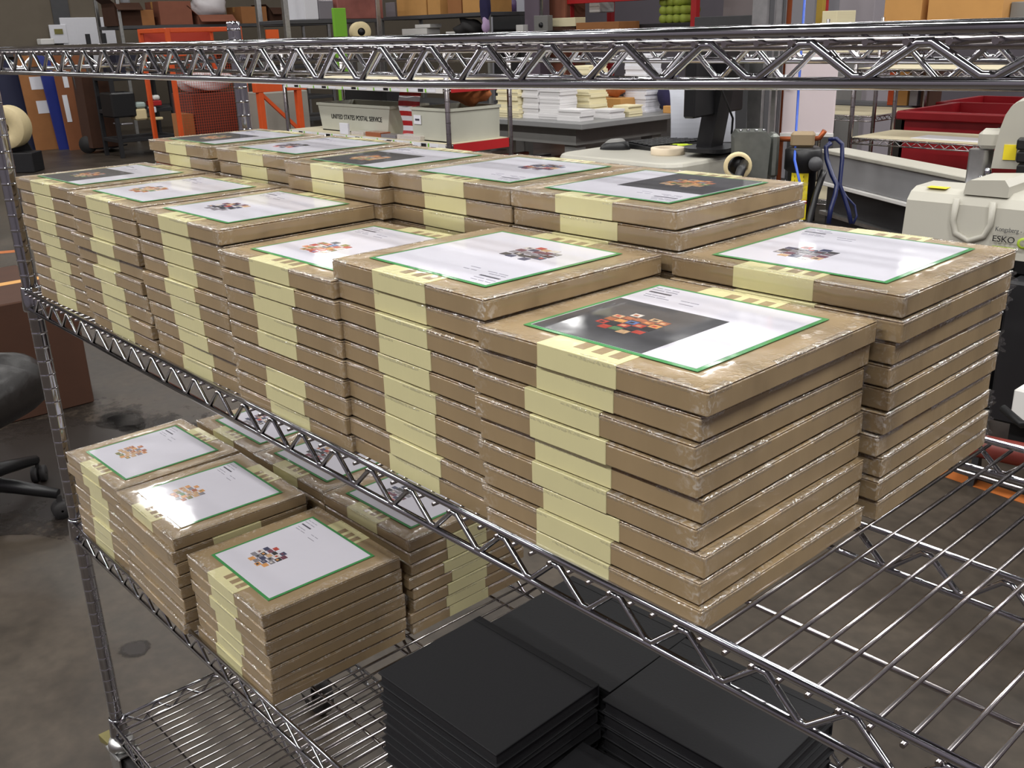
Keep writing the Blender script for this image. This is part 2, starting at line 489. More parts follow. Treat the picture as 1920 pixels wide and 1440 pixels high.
def truss_y(mb, x, z):
    y0, y1 = YF + 0.014, YB - 0.014
    mb.tube([L3(x, y0, z + 0.0045), L3(x, y1, z + 0.0045)], RT, 12)
    mb.tube([L3(x, y0, z - 0.0275), L3(x, y1, z - 0.0275)], RT, 12)
    pts = []; k = 0; y = y0 + 0.015
    while y < y1 - 0.01:
        zz = z - 0.0015 if k % 2 == 0 else z - 0.0245
        pts += [L3(x, y - 0.003, zz), L3(x, y + 0.003, zz)]
        y += 0.0315; k += 1
    mb.tube(pts, RZ, 8)
def wire_shelf(z):
    # the deck of cross wires, and the long rods below it
    mb = MB()
    x = -0.0173 - 0.0208 * 65
    while x < XR - 0.012:
        if x > XL + 0.012: mb.tube([L3(x, YF - 0.0038, z - RW), L3(x, YB + 0.0038, z - RW)], RW, 8)
        x += 0.0208
    for y in (-0.2335, 0.09):
        mb.tube([L3(XL + 0.01, y, z - 2 * RW - 0.0019), L3(XR - 0.01, y, z - 2 * RW - 0.0019)], 0.0021, 8)
    deck = mb.build('shelf', CHROME_DULL, unit)
    t = MB(); truss_x(t, YF, z - 0.001, bent=z > 1.3); t.build('front_truss', CHROME, deck)
    t = MB(); truss_x(t, YB, z - 0.001); t.build('back_truss', CHROME, deck)
    t = MB(); truss_x(t, -0.071, z - 0.008, rt=0.0026); t.build('middle_truss', CHROME, deck)
    for xx in (XL + 0.004, XR - 0.004):
        t = MB(); truss_y(t, xx, z - 0.001); t.build('end_truss', CHROME, deck)
    for xx in (XL, XR):
        for yy in (YF + 0.012, YB - 0.012):
            c = MB().lathe([(0.0132, 0), (0.0178, 0), (0.0182, 0.004), (0.0158, 0.037), (0.0150, 0.041), (0.0132, 0.041)], L3(xx, yy, z - 0.034), 20)
            c.build('corner_collar', CHROME, deck)
for z_ in (ZB, ZL, ZM, ZT): wire_shelf(z_)
def post_profile(z0, z1):
    p = [(0.0, z0), (0.0125, z0)]
    z = math.ceil(z0 / 0.0254) * 0.0254
    while z < z1 - 0.004:
        p += [(0.0125, z - 0.0024), (0.0125, z - 0.0012), (0.0131, z - 0.0006), (0.0131, z + 0.0006), (0.0125, z + 0.0012), (0.0125, z + 0.0024)]
        z += 0.0254
    return p + [(0.0125, z1 - 0.002), (0.0108, z1), (0, z1 + 0.001)]
for xx in (XL, XR):
    for yy in (YF + 0.012, YB - 0.012):
        MB().lathe(post_profile(0.150, 1.512), L3(xx, yy, 0), 20).build('post', CHROME, unit)
        cx, cy, _ = L3(xx, yy, 0)
        c = MB()
        c.lathe([(0.0001, 0.160), (0.022, 0.160), (0.026, 0.150), (0.026, 0.142), (0.02, 0.135), (0.0001, 0.135)], (cx, cy, 0), 20)
        for sg in (-1, 1): c.box(cx - 0.012, cx + 0.040, cy + sg * 0.021 - 0.002, cy + sg * 0.021 + 0.002, 0.045, 0.140, 0.001)
        c.box(cx - 0.028, cx + 0.030, cy - 0.024, cy + 0.024, 0.132, 0.137, 0.001)
        c = c.build('caster', ZINC, unit)
        MB().lathe([(0.008, -0.014), (0.055, -0.015), (0.0625, -0.010), (0.0625, 0.010), (0.055, 0.015), (0.008, 0.014)], (cx + 0.022, cy, 0.0625), 24, 'Y').build('wheel', RUBBER, c)
        MB().prism([(cx - 0.085, 0.128), (cx - 0.030, 0.138), (cx - 0.030, 0.132), (cx - 0.080, 0.112)], cy - 0.018, cy + 0.018).build('brake_pedal', BRASSY, c)

# ------------------------------------------------------------------ album boxes
def carton_mesh(k):
    mb = MB()
    hx, hy = BW / 2, BD / 2
    lid = BT - 0.0015
    i = 0.0007
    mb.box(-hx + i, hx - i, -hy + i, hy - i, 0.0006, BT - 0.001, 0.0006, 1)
    mb.box(-hx, hx, -hy, hy, 0, lid, 0.0011, 0)
    mb.box(-hx, hx, -hy, hy, lid + 0.0003, BT, 0.0006, 0)
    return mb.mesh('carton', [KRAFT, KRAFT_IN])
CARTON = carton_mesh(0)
BANDX0, BANDX1 = -0.0435, 0.0340
def band_mesh():
    mb = MB(); e = 0.0005; hy = BD / 2
    x0, x1 = BANDX0, BANDX1
    mb.box(x0, x1, -hy - e, -hy + 0.0003, 0.0002, BT + e, 0.0004)
    mb.box(x0, x1, hy - 0.0003, hy + e, 0.0002, BT + e, 0.0004)
    mb.box(x0, x1, -hy - e + 0.0004, hy + e - 0.0004, BT - 0.0004, BT + e, 0)
    for sg in (-1, 1):                     # the comb of slots where kraft shows through
        for cx in (-0.0110, 0.0065, 0.0225):
            xc = cx
            ya, yb = sorted((sg * 0.0985, sg * 0.074))
            mb.box(xc - 0.0050, xc + 0.0050, ya, yb, BT, BT + e + 0.00015, 0, 1)
    return mb.mesh('paper_band', [CREAM, KRAFT])
BAND = band_mesh()
PALETTES = {
    'warm': ['red', 'rust', 'tan', 'red', 'black', 'orange', 'rust', 'pale', 'green', 'red', 'blue', 'rust', 'tan', 'black'],
    'cool': ['navy', 'grey', 'black', 'navy', 'pale', 'plum', 'grey', 'black', 'navy', 'tan', 'plum', 'grey', 'black', 'red'],
    'mixed': ['navy', 'orange', 'grey', 'black', 'plum', 'red', 'grey', 'navy', 'tan', 'black', 'orange', 'navy', 'grey', 'pale'],
    'earth': ['tan', 'orange', 'rust', 'olive', 'tan', 'grey', 'orange', 'rust', 'green', 'tan', 'rust', 'grey', 'orange', 'tan'],
    'flag': ['red', 'red', 'orange', 'red', 'olive', 'tan', 'olive', 'pale', 'red', 'navy', 'red', 'rust', 'navy', 'blue'],
}
def label_mesh(pal, dark, seed):
    rnd = random.Random(seed)
    names = list(TILE)
    mats = [GREEN, PAPER, PHOTO, INK, INK_PALE] + [TILE[n] for n in names]
    mb = MB(); h = 0.0838; z = BT + 0.0007
    def sheet(x0, x1, y0, y1, lift, m): mb.box(x0, x1, y0, y1, z, z + lift, 0, m)
    sheet(-h, h, -h, h, 0.0003, 0)
    g = 0.0042
    sheet(-h + g, h - g, -h + g, h - g, 0.0005, 1)
    if dark: sheet(-0.0785, 0.032, -0.0795, 0.026, 0.00065, 2)
    # a ragged mosaic of small pictures
    cols = [(-0.0470, 3, -0.042), (-0.0370, 5, -0.051), (-0.0270, 4, -0.049), (-0.0170, 5, -0.052), (-0.0070, 4, -0.046)]
    k = 0
    for cx, n, ys in cols:
        for j in range(n):
            y0 = ys + j * 0.0098 + rnd.uniform(0, .001)
            cut = rnd.random() * 0.0022
            sheet(cx, cx + 0.0092, y0, y0 + 0.0088 - cut, 0.0008, 5 + names.index(PALETTES[pal][(k + seed) % 14]))
            if rnd.random() < .5: sheet(cx + .002, cx + .0065, y0 + .0015, y0 + .005, 0.00085, 5 + names.index(rnd.choice(PALETTES[pal])))
            k += 1
    # lines of print at the head of the sheet
    for (x0, n, y0, w, m) in ((-0.077, 3, 0.072, 0.026, 4), (-0.077, 2, 0.066, 0.030, 4), (-0.074, 1, 0.058, 0.032, 3), (-0.072, 3, 0.0505, 0.022, 4),
                              (-0.070, 2, 0.0455, 0.028, 4), (-0.034, 2, 0.0505, 0.020, 4), (-0.030, 1, 0.0425, 0.018, 4)):
        x = x0
        for i in range(n):
            ww = w / n * rnd.uniform(0.7, 0.92)
            sheet(x, x + ww, y0, y0 + (0.0026 if m == 3 else 0.0012), 0.0007, m)
            x += w / n
    return mb.mesh('label_sheet', mats)
LABELS = {}
def label_of(pal, dark, seed):
    key = (pal, dark, seed)
    if key not in LABELS: LABELS[key] = label_mesh(*key)
    return LABELS[key]
def wrap_mesh(seed, sx, sy, n):
    """loose gathers of clear film at the corners of a box"""
    rnd = random.Random(seed); mb = MB(); hx, hy = BW / 2, BD / 2
    if True:
        for i in range(n):
            zc = BT * (i + 0.5) / n
            L_ = rnd.uniform(0.003, 0.0085) if (sx, sy) == (1, 1) else rnd.uniform(0.0015, 0.004)
            w = BT / n * 1.25
            d = Vector((sx * rnd.uniform(0.2, 1), sy * rnd.uniform(0.2, 1), rnd.uniform(-0.5, 0.3))).normalized() * L_
            c = Vector((sx * hx * 0.996, sy * hy * 0.996, zc))
            t = Vector((0, 0, w))
            a, b = c - t * 0.5, c + t * 0.5
            tip = c + d
            side = Vector((sy * 0.0007, -sx * 0.0007, 0))
            mb.add([a, b, tip + t * 0.2, tip - t * 0.15, a + side, b + side], [[0, 1, 2, 3], [4, 3, 2, 5], [0, 3, 4], [1, 5, 2]])
    return mb.mesh('plastic_wrap', [WRAP])
WRAPS = [wrap_mesh(s, 1, 1, 4) for s in range(6)]
def film_edge_mesh(seed):
    """shrink film drawn tight over the four top edges, gathered into small ridges"""
    rnd = random.Random(seed); mb = MB(); hx, hy = BW / 2, BD / 2
    for (p0, p1, nrm) in (((-hx, -hy), (hx, -hy), (0, -1)), ((hx, -hy), (hx, hy), (1, 0)), ((hx, hy), (-hx, hy), (0, 1)), ((-hx, hy), (-hx, -hy), (-1, 0))):
        n = 96; vs = []; fs = []; ev = []
        a = [rnd.random() for _ in range(n + 1)]
        ph = rnd.random() * 6
        for i in range(n + 1):
            t = i / n
            x = p0[0] + (p1[0] - p0[0]) * t; y = p0[1] + (p1[1] - p0[1]) * t
            env = max(0.0, 0.15 + 0.6 * math.sin(ph + 8 * t) + 0.35 * math.sin(2 * ph + 19 * t) + 0.7 * (abs(2 * t - 1) ** 8)); ev.append(env)
            r = (a[i] * 0.0006) * env
            for (o, z) in ((-0.0045, BT + 0.0002), (-0.0018, BT + 0.0005 + r * .5), (0.0001 + r * .3, BT + 0.0001 + r), (0.0006 + r, BT - 0.0016), (0.0003, BT - 0.0042)):
                vs.append((x + nrm[0] * o, y + nrm[1] * o, z))
        for i in range(n):
            if max(ev[i], ev[i + 1]) < 0.12: continue
            for k in range(4):
                fs.append([i * 5 + k, (i + 1) * 5 + k, (i + 1) * 5 + k + 1, i * 5 + k + 1])
        mb.add(vs, fs, 0, True)
    return mb.mesh('plastic_wrap', [WRAP])
EDGES = [film_edge_mesh(s) for s in range(5)]
def album_box(loc, rz, label, group, band=0.0, sheet=None, flip=False, wrap=None, tilt=0.0, edge=0):
    r = thing('album_box', label, 'box', loc, rz, group)
    r.rotation_euler = (tilt, 0, rz)
    child('carton', CARTON, r)
    child('paper_band', BAND, r, (band, 0, 0))
    if sheet:
        s = child('label_sheet', label_of(*sheet), r)
        if flip: s.rotation_euler = (0, 0, PI)
    if wrap is not None: 
        child('plastic_wrap', WRAPS[wrap % 6], r)
    child('plastic_wrap', EDGES[edge % 5], r)
    return r
# stacks: x, y, turn, boxes, shelf height, where it stands, sheet look, (palette, dark photo, seed), sheet turned round, per-layer x shifts from the top
FRONT = ['nearest front stack', 'second-nearest front stack', 'third-nearest front stack', 'fourth-nearest front stack', 'second-farthest front stack', 'farthest front stack']
BACK = [w.replace('front', 'back') for w in FRONT]
LOWF = ['nearest front stack', 'middle front stack', 'farthest front stack']
LOWB = [w.replace('front', 'back') for w in LOWF]
SIDE = 'side'
STACKS = [
    (-0.0940, -0.1864, 0.0093, 9, ZM, FRONT[0] + ' on middle shelf', 'dark photo', ('warm', True, 0), False, [0, -.0055, -.007, -.005, -.004, -.004, .001, .001, .005], {}),
    (-0.3135, -0.1786, -0.0082, 10, ZM, FRONT[1] + ' on middle shelf', 'white sheet turned round', ('cool', False, 1), True, [0, -.003, .003, .005, .003, .006, .001, .003, .008, .007], {}),
    (-0.5323, -0.1856, 0.0187, 9, ZM, FRONT[2] + ' on middle shelf', 'red collage', ('flag', False, 2), False, [0, .004, .006, .006, .008, .009, .008, .008, .009], {5: SIDE}),
    (-0.7616, -0.1813, 0.013, 10, ZM, FRONT[3] + ' on middle shelf', 'grey collage', ('cool', False, 3), False, [0, 0, -.003, .004, .002, .002, .006, .012, .012, .012], {}),
    (-0.9950, -0.1820, 0.012, 10, ZM, FRONT[4] + ' on middle shelf', 'faint grey collage', ('earth', False, 4), False, [0, .001, .003, -.003, -.003, -.004, .003, .003, .006, .010], {}),
    (-1.2370, -0.1780, 0.030, 10, ZM, FRONT[5] + ' on middle shelf', 'glare on its sheet', ('earth', True, 5), False, [0, .012, .010, .008, .009, .010, .013, .012, .013, .014], {}),
    (-0.0824, 0.0396, 0.0172, 10, ZM, BACK[0] + ' on middle shelf', 'navy collage', ('cool', False, 6), False, [0, .001, -.003, -.005, -.004, -.003, -.006, -.005, -.003, -.004], {}),
    (-0.3071, 0.0462, 0.011, 12, ZM, BACK[1] + ' on middle shelf', 'dark photo turned round', ('earth', True, 7), True, [0, .003], {}),
    (-0.5290, 0.0460, -0.0042, 12, ZM, BACK[2] + ' on middle shelf', 'blue collage turned round', ('cool', False, 8), True, [0, .001, .002], {}),
    (-0.7500, 0.0300, 0.003, 12, ZM, BACK[3] + ' on middle shelf', 'dark photo', ('earth', True, 9), False, [0, .005, .003], {}),
    (-0.9880, 0.0480, 0.002, 12, ZM, BACK[4] + ' on middle shelf', 'white sheet', ('cool', False, 10), False, [0, .003], {}),
    (-1.2270, 0.0420, 0.0, 12, ZM, BACK[5] + ' on middle shelf', 'dark photo', ('earth', True, 11), False, [0, .008, .010], {}),
    (-0.7660, -0.1850, -0.0160, 7, ZL, LOWF[0] + ' on lower shelf', 'bright collage', ('mixed', False, 12), False, [0, .001, .003, .004, .004, .004, .002], {}),
    (-1.0060, -0.1900, -0.0247, 8, ZL, LOWF[1] + ' on lower shelf', 'orange collage', ('earth', False, 13), False, [0, .004, .006, .007, .008, .007, .009, .008], {i: SIDE for i in range(1, 8)}),
    (-1.2340, -0.1860, 0.0120, 8, ZL, LOWF[2] + ' on lower shelf', 'glare and faint orange collage', ('earth', False, 14), False, [0, 0, .014, .012, .013, .015, .014, .013], {}),
    (-0.7630, 0.0440, 0.0100, 8, ZL, LOWB[0] + ' on lower shelf', 'print at sheet head', ('cool', False, 15), False, [0, .003, .002, .004, .003, .004, .003, .002], {i: SIDE for i in range(1, 8)}),
    (-0.9860, 0.0440, 0.0060, 8, ZL, LOWB[1] + ' on lower shelf', 'black collage', ('cool', False, 16), False, [0, .002], {}),
    (-1.2060, 0.0450, 0.0080, 8, ZL, LOWB[2] + ' on lower shelf', 'white sheet', ('cool', False, 17), False, [0, .002], {}),
]
for si, (sx, sy, sa, n, zb, where, look_, sheet, turned, dxs, odd) in enumerate(STACKS):
    rnd = random.Random(100 + si)
    grp = 'kraft album boxes in the ' + where
    for k in range(n):                       # k = 0 is the topmost box
        z = zb + (n - 1 - k) * BH
        dx = dxs[k] if k < len(dxs) else rnd.uniform(-.003, .003)
        dy = 0 if k == 0 else rnd.uniform(-.0035, .003)
        a = sa if k == 0 else sa + rnd.uniform(-.012, .012)
        side = odd.get(k) == SIDE
        if k == 0:
            lab = 'topmost kraft album box, %s, %s' % (look_, where)
        else:
            lab = 'kraft album box, %s, %s' % (ORD[k], where)
        band = 0 if k == 0 else rnd.choice([-.007, -.003, 0, .002, .005])
        sh = sheet if k == 0 else ('mixed', False, 12)
        album_box((sx + dx, sy + dy, z), a + (PI / 2 if side else 0), lab, grp, band, sh, turned if k == 0 else False,
                  wrap=(si + k * 5) if rnd.random() < (.7 if si == 6 else .3) else None, edge=rnd.randrange(5))

# ------------------------------------------------------------------ black hardcover albums on the lower shelf
def book_meshes(w, d, t):
    c = MB(); b = 0.0022
    c.box(0, w, 0, d, 0, b, 0.0006)
    c.box(0, w, 0, d, t - b, t, 0.0006)
    c.box(0, w, d - b, d, 0.0002, t - 0.0002, 0.0006)
    c.box(0.002, w - 0.002, d - 0.0115, d - 0.0098, t - 0.0004, t + 0.0004, 0)
    p = MB().box(0.003, w - 0.003, 0.003, d - 0.002, b, t - b)
    return c.mesh('cover', [BLACKBOOK]), p.mesh('page_block', [BLACKPAGE])
BW_, BD_, BT_ = 0.203, 0.163, 0.0172
COVER, PAGES = book_meshes(BW_, BD_, BT_)
def black_stack(x, y, a, n, where, grp, jit, seed, flip=()):
    rnd = random.Random(seed)
    for k in range(n):
        z = ZL + (n - 1 - k) * (BT_ + 0.0009)
        dx, dy, da = (0, 0, 0) if k == 0 else (rnd.uniform(-jit, jit), rnd.uniform(-jit, jit), rnd.uniform(-.03, .03))
        r = thing('black_album', 'black hardcover album, %s, black stack %s' % (ORD[k], where), 'book', (x + dx, y + dy, z), a + da, grp)
        ox = oy = 0
        for nm, me in (('cover', COVER), ('page_block', PAGES)): child(nm, me, r)
black_stack(-0.4690, -0.2480, 0.030, 7, 'beside the kraft boxes', 'black albums beside the kraft boxes', .004, 1)
black_stack(-0.4720, -0.0720, 0.040, 6, 'behind the one by the kraft boxes', 'black albums at the back', .004, 2)
black_stack(-0.2660, -0.0800, 0.050, 6, 'under the nearest kraft stack', 'black albums under the nearest stack', .004, 3)
black_stack(-0.2480, -0.2780, 0.090, 4, 'at the shelf edge, lowest one', 'black albums at the shelf edge', .004, 4)
black_stack(-0.0200, -0.2300, 0.050, 4, 'below the bare wire deck', 'black albums below the bare wires', .004, 5)

# ------------------------------------------------------------------ near floor: chair, carton, floor lines
def office_chair(x, y, rz):
    t = thing('office_chair', 'black leather office chair with star base beside the shelving cart', 'chair', (x, y, 0), rz)
    m = MB()
    # padded seat with piped rolls
    prof = []
    nseg = 28
    for i in range(nseg + 1):
        u = -1 + 2 * i / nseg
        prof.append(u)
    vs = []; fs = []
    for j in range(15):
        ph = -PI / 2 + PI * j / 14
        for i in range(40):
            a = 2 * PI * i / 40
            rx = (abs(math.cos(a)) ** 0.6) * math.copysign(1, math.cos(a)); ry = (abs(math.sin(a)) ** 0.6) * math.copysign(1, math.sin(a))
            c = math.cos(ph) ** 0.55
            roll = 0.010 * math.sin(ry * 22) if math.sin(ph) > 0.2 else 0
            vs.append((0.27 * rx * c, 0.26 * ry * c, 0.435 + 0.10 * math.copysign(abs(math.sin(ph)) ** 0.7, math.sin(ph)) + roll))
    for j in range(14):
        for i in range(40):
            i2 = (i + 1) % 40
            fs.append([j * 40 + i, j * 40 + i2, (j + 1) * 40 + i2, (j + 1) * 40 + i])
    m.add(vs, fs, 0, True)
    m.build('seat', LEATHER, t)
    b = MB()
    vs = []; fs = []
    for j in range(13):
        h = j / 12
        for i in range(24):
            a = 2 * PI * i / 24
            w = 0.25 * (0.85 + 0.2 * math.sin(PI * h)) ; d = 0.05 * (1 + 0.15 * math.sin(h * 20))
            edge = 0.45 if j in (0, 12) else 1
            vs.append((-0.25 - 0.10 * h + d * math.cos(a) * edge, w * edge ** 0.3 * math.sin(a), 0.56 + 0.56 * h))
    for j in range(12):
        for i in range(24):
            i2 = (i + 1) % 24
            fs.append([j * 24 + i, j * 24 + i2, (j + 1) * 24 + i2, (j + 1) * 24 + i])
    b.add(vs, fs, 0, True)
    b.f += [list(range(24))[::-1], [12 * 24 + i for i in range(24)]]; b.m += [0, 0]; b.sm += [True, True]
    b.build('backrest', LEATHER, t)
    MB().tube([(-0.10, 0, 0.40), (-0.27, 0, 0.42), (-0.31, 0, 0.60), (-0.36, 0, 0.85)], 0.018, 10).build('back_bracket', BLACKM, t)
    MB().lathe([(0.03, 0.10), (0.03, 0.27), (0.016, 0.27), (0.016, 0.42), (0.06, 0.42), (0.06, 0.40)], (0, 0, 0), 16).build('gas_column', BLACKM, t)
    for k in range(5):
        a = 2 * PI * k / 5 + 0.2
        ca, sa = math.cos(a), math.sin(a)
        l = MB().tube([(0.02 * ca, 0.02 * sa, 0.135), (0.16 * ca, 0.16 * sa, 0.115), (0.30 * ca, 0.30 * sa, 0.085)], [0.030, 0.024, 0.017], 10).build('leg', BLACKP, t)
        c = MB()
        for sg in (-1, 1):
            c.T = Matrix.Translation((0.30 * ca, 0.30 * sa, 0.03)) @ Matrix.Rotation(a + 0.6, 4, 'Z')
            c.lathe([(0.004, 0), (0.028, 0), (0.03, 0.004), (0.03, 0.016), (0.028, 0.02), (0.004, 0.02)], (0, sg * 0.014 - 0.010, 0), 18, 'Y')
        c.box(-0.008, 0.008, -0.006, 0.006, 0, 0.05)
        c.build('wheel', RUBBER, l)
    return t
office_chair(-3.03, -0.15, 0.62)

def open_carton(name, label, x0, x1, y0, y1, z0, z1, m=None, flaps=False, tape=True, rz=0.0, group=None, tapem=None):
    """closed or open corrugated carton standing on z0"""
    m = m or CARD
    w, d, h = x1 - x0, y1 - y0, z1 - z0
    t = thing(name, label, 'box', ((x0 + x1) / 2, (y0 + y1) / 2, z0), rz, group)
    b = MB()
    if flaps:
        q = 0.006
        b.box(-w / 2, w / 2, -d / 2, d / 2, 0, q)
        b.box(-w / 2, w / 2, -d / 2, -d / 2 + q, q, h); b.box(-w / 2, w / 2, d / 2 - q, d / 2, q, h)
        b.box(-w / 2, -w / 2 + q, -d / 2 + q, d / 2 - q, q, h); b.box(w / 2 - q, w / 2, -d / 2 + q, d / 2 - q, q, h)
        b.build('carton', m, t)
        f = MB().prism([(-d / 2, h - 0.004), (-d / 2 - d * 0.28, h + d * 0.22), (-d / 2 - d * 0.27, h + d * 0.24), (-d / 2, h)], -w / 2, w / 2, 'X')
        f.build('flap', m, t)
        f = MB().prism([(w / 2, h - 0.004), (w / 2 + w * 0.22, h - w * 0.22), (w / 2 + w * 0.23, h - w * 0.2), (w / 2, h)], -d / 2, d / 2, 'Y')
        f.build('flap', m, t)
    else:
        b.box(-w / 2, w / 2, -d / 2, d / 2, 0, h, min(w, d, h) * 0.012)
        b.build('carton', m, t)
        if tape:
            s = MB().box(-0.03, 0.03, -d / 2 - 0.001, d / 2 + 0.001, h - 0.002, h + 0.001)
            s.box(-0.03, 0.03, -d / 2 - 0.0012, -d / 2 + 0.001, h * 0.7, h)
            s.build('packing_tape', tapem or CARD2, t)
    return t
open_carton('cardboard_box', 'tall dark brown cardboard carton on the floor behind the office chair', -4.62, -3.86, 0.12, 0.565, 0.0, 0.50, CARDD)
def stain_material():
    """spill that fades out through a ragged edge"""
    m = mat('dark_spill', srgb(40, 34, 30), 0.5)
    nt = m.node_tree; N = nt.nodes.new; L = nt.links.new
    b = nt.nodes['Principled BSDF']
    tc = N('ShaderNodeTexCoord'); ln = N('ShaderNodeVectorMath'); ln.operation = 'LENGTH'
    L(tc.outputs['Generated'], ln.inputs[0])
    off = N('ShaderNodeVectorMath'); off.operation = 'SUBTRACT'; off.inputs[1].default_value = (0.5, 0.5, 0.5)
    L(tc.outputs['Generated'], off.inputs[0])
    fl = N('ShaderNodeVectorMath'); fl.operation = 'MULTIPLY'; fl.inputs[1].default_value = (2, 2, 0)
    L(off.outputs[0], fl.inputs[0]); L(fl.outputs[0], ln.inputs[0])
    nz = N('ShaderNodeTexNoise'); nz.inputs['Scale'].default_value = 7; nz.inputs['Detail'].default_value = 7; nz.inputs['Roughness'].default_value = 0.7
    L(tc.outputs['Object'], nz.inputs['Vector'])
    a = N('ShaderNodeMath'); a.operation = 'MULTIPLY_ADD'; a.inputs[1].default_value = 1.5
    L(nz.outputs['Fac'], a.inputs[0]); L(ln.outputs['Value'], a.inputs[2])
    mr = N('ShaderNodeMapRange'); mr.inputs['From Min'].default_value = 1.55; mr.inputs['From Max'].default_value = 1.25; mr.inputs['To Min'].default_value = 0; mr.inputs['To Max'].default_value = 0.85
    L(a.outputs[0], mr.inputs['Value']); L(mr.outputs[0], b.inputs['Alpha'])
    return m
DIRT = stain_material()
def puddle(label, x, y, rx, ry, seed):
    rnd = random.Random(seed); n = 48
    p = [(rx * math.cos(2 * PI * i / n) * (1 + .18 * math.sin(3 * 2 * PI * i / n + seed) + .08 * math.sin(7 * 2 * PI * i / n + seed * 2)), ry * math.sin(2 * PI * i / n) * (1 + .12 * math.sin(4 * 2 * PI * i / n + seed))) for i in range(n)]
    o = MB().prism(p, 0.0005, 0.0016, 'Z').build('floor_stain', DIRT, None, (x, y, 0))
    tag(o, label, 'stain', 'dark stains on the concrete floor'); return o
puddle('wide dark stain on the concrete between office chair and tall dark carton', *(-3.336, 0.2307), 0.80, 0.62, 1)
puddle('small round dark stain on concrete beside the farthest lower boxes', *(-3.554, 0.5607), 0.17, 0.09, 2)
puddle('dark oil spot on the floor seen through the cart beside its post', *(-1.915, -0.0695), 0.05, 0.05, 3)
FLOORTAPE = mat('orange_floor_tape', srgb(180, 102, 44), 0.6, noise=0.1, nscale=9)
def floor_line(label, x0, y0, x1, y1, w=0.055):
    d = Vector((x1 - x0, y1 - y0, 0)); L = d.length
    o = MB().box(0, L, -w / 2, w / 2, 0.0004, 0.0018).build('floor_line', FLOORTAPE, None, (x0, y0, 0))
    o.rotation_euler = (0, 0, math.atan2(d.y, d.x))
    tag(o, label, 'floor tape', 'orange floor lines')
floor_line('orange floor tape line beyond the cart, the farther of two', *(-7.782, 1.166), *(-7.655, 1.446), 0.10)
floor_line('orange floor tape line beyond the cart, the nearer of two', *(-6.598, 0.8417), *(-6.457, 1.096), 0.08)
floor_line('orange floor tape line under the white cutting machine', -1.30, 2.415, 0.30, 2.300, 0.06)
# ------------------------------------------------------------------ wire rack with postal tubs
def rack_post(mb, x, y, z0, z1, r=0.0127):
    mb.lathe([(0.0001, z0), (r, z0), (r, z1 - 0.002), (r * 0.8, z1), (0.0001, z1)], (x, y, 0), 12)
    z = z0 + 0.05
    while z < z1:
        mb.lathe([(r + 0.0006, z - 0.002), (r + 0.0006, z + 0.002)], (x, y, 0), 12); z += 0.0508
def simple_wire_rack(label, x0, x1, y0, y1, zs, ztop, liner=None, tickets=None, group=None):
    t = thing('wire_rack', label, 'rack', (x0, y0, 0), 0, group)
    w, d = x1 - x0, y1 - y0
    for xx in (0, w):
        for yy in (0, d):
            m = MB(); rack_post(m, xx, yy, 0, ztop); m.build('post', CHROME_DULL, t)
    for z in zs:
        m = MB()
        for yy in (0, d):
            m.tube([(0.01, yy, z), (w - 0.01, yy, z)], 0.0042, 8); m.tube([(0.01, yy, z - 0.03), (w - 0.01, yy, z - 0.03)], 0.0042, 8)
            m.tube([(0.02 + 0.032 * i, yy, z - 0.002 - 0.025 * (i % 2)) for i in range(int((w - 0.04) / 0.032))], 0.003, 6)
        for xx in (0, w):
            m.tube([(xx, 0.01, z), (xx, d - 0.01, z)], 0.0042, 8); m.tube([(xx, 0.01, z - 0.03), (xx, d - 0.01, z - 0.03)], 0.0042, 8)
            m.tube([(xx, 0.02 + 0.032 * i, z - 0.002 - 0.025 * (i % 2)) for i in range(int((d - 0.04) / 0.032))], 0.003, 6)
        n = int(w / 0.05)
        for i in range(1, n): m.tube([(w * i / n, 0, z + 0.003), (w * i / n, d, z + 0.003)], 0.0025, 6)
        s = m.build('shelf', CHROME_DULL, t)
        if liner: MB().box(0.012, w - 0.012, 0.006, d - 0.006, z + 0.0055, z + 0.0085).build('shelf_liner', liner, s)
        if tickets:
            MB().box(0.02, w - 0.02, -0.0095, -0.0065, z - 0.040, z + 0.008).build('label_rail', WHITE, s)
            e = MB().box(w + 0.0065, w + 0.0095, 0.02, d - 0.02, z - 0.038, z + 0.008)
            e.build('red_edge_strip', REDM, s)
            k = 0; x = 0.04; rnd = random.Random(int(z * 100))
            while x < w - 0.12:
                c = MB()
                c.box(x, x + 0.012, -0.0115, -0.0098, z - 0.038, z + 0.006, 0, 1)
                c.box(x + 0.012, x + 0.085, -0.0112, -0.0098, z - 0.036, z + 0.004, 0, 0)
                xx = x + 0.024
                for i in range(4):
                    ww = rnd.uniform(.008, .014); c.box(xx, xx + ww * .8, -0.0118, -0.0111, z - 0.020, z - 0.010, 0, 2); xx += ww
                c.build('shelf_ticket', [WHITEP, LIME, INK], s)
                if k % 2 == 0:
                    b = MB(); xx = x + 0.092
                    for i in range(7):
                        b.box(xx, xx + 0.004, -0.0112, -0.0098, z - 0.036, z + 0.004, 0, 0); xx += 0.0062
                    b.build('barcode_ticket', [BLACKP], s)
                x += 0.148; k += 1
    return t
TR = dict(x0=-5.02, x1=-3.49, y0=2.33, y1=2.74)
simple_wire_rack('wire rack with white ticket rails and red end strips holding postal tubs', TR['x0'], TR['x1'], TR['y0'], TR['y1'], [0.42, 0.955, 1.245], 1.46, MAPLE, True)
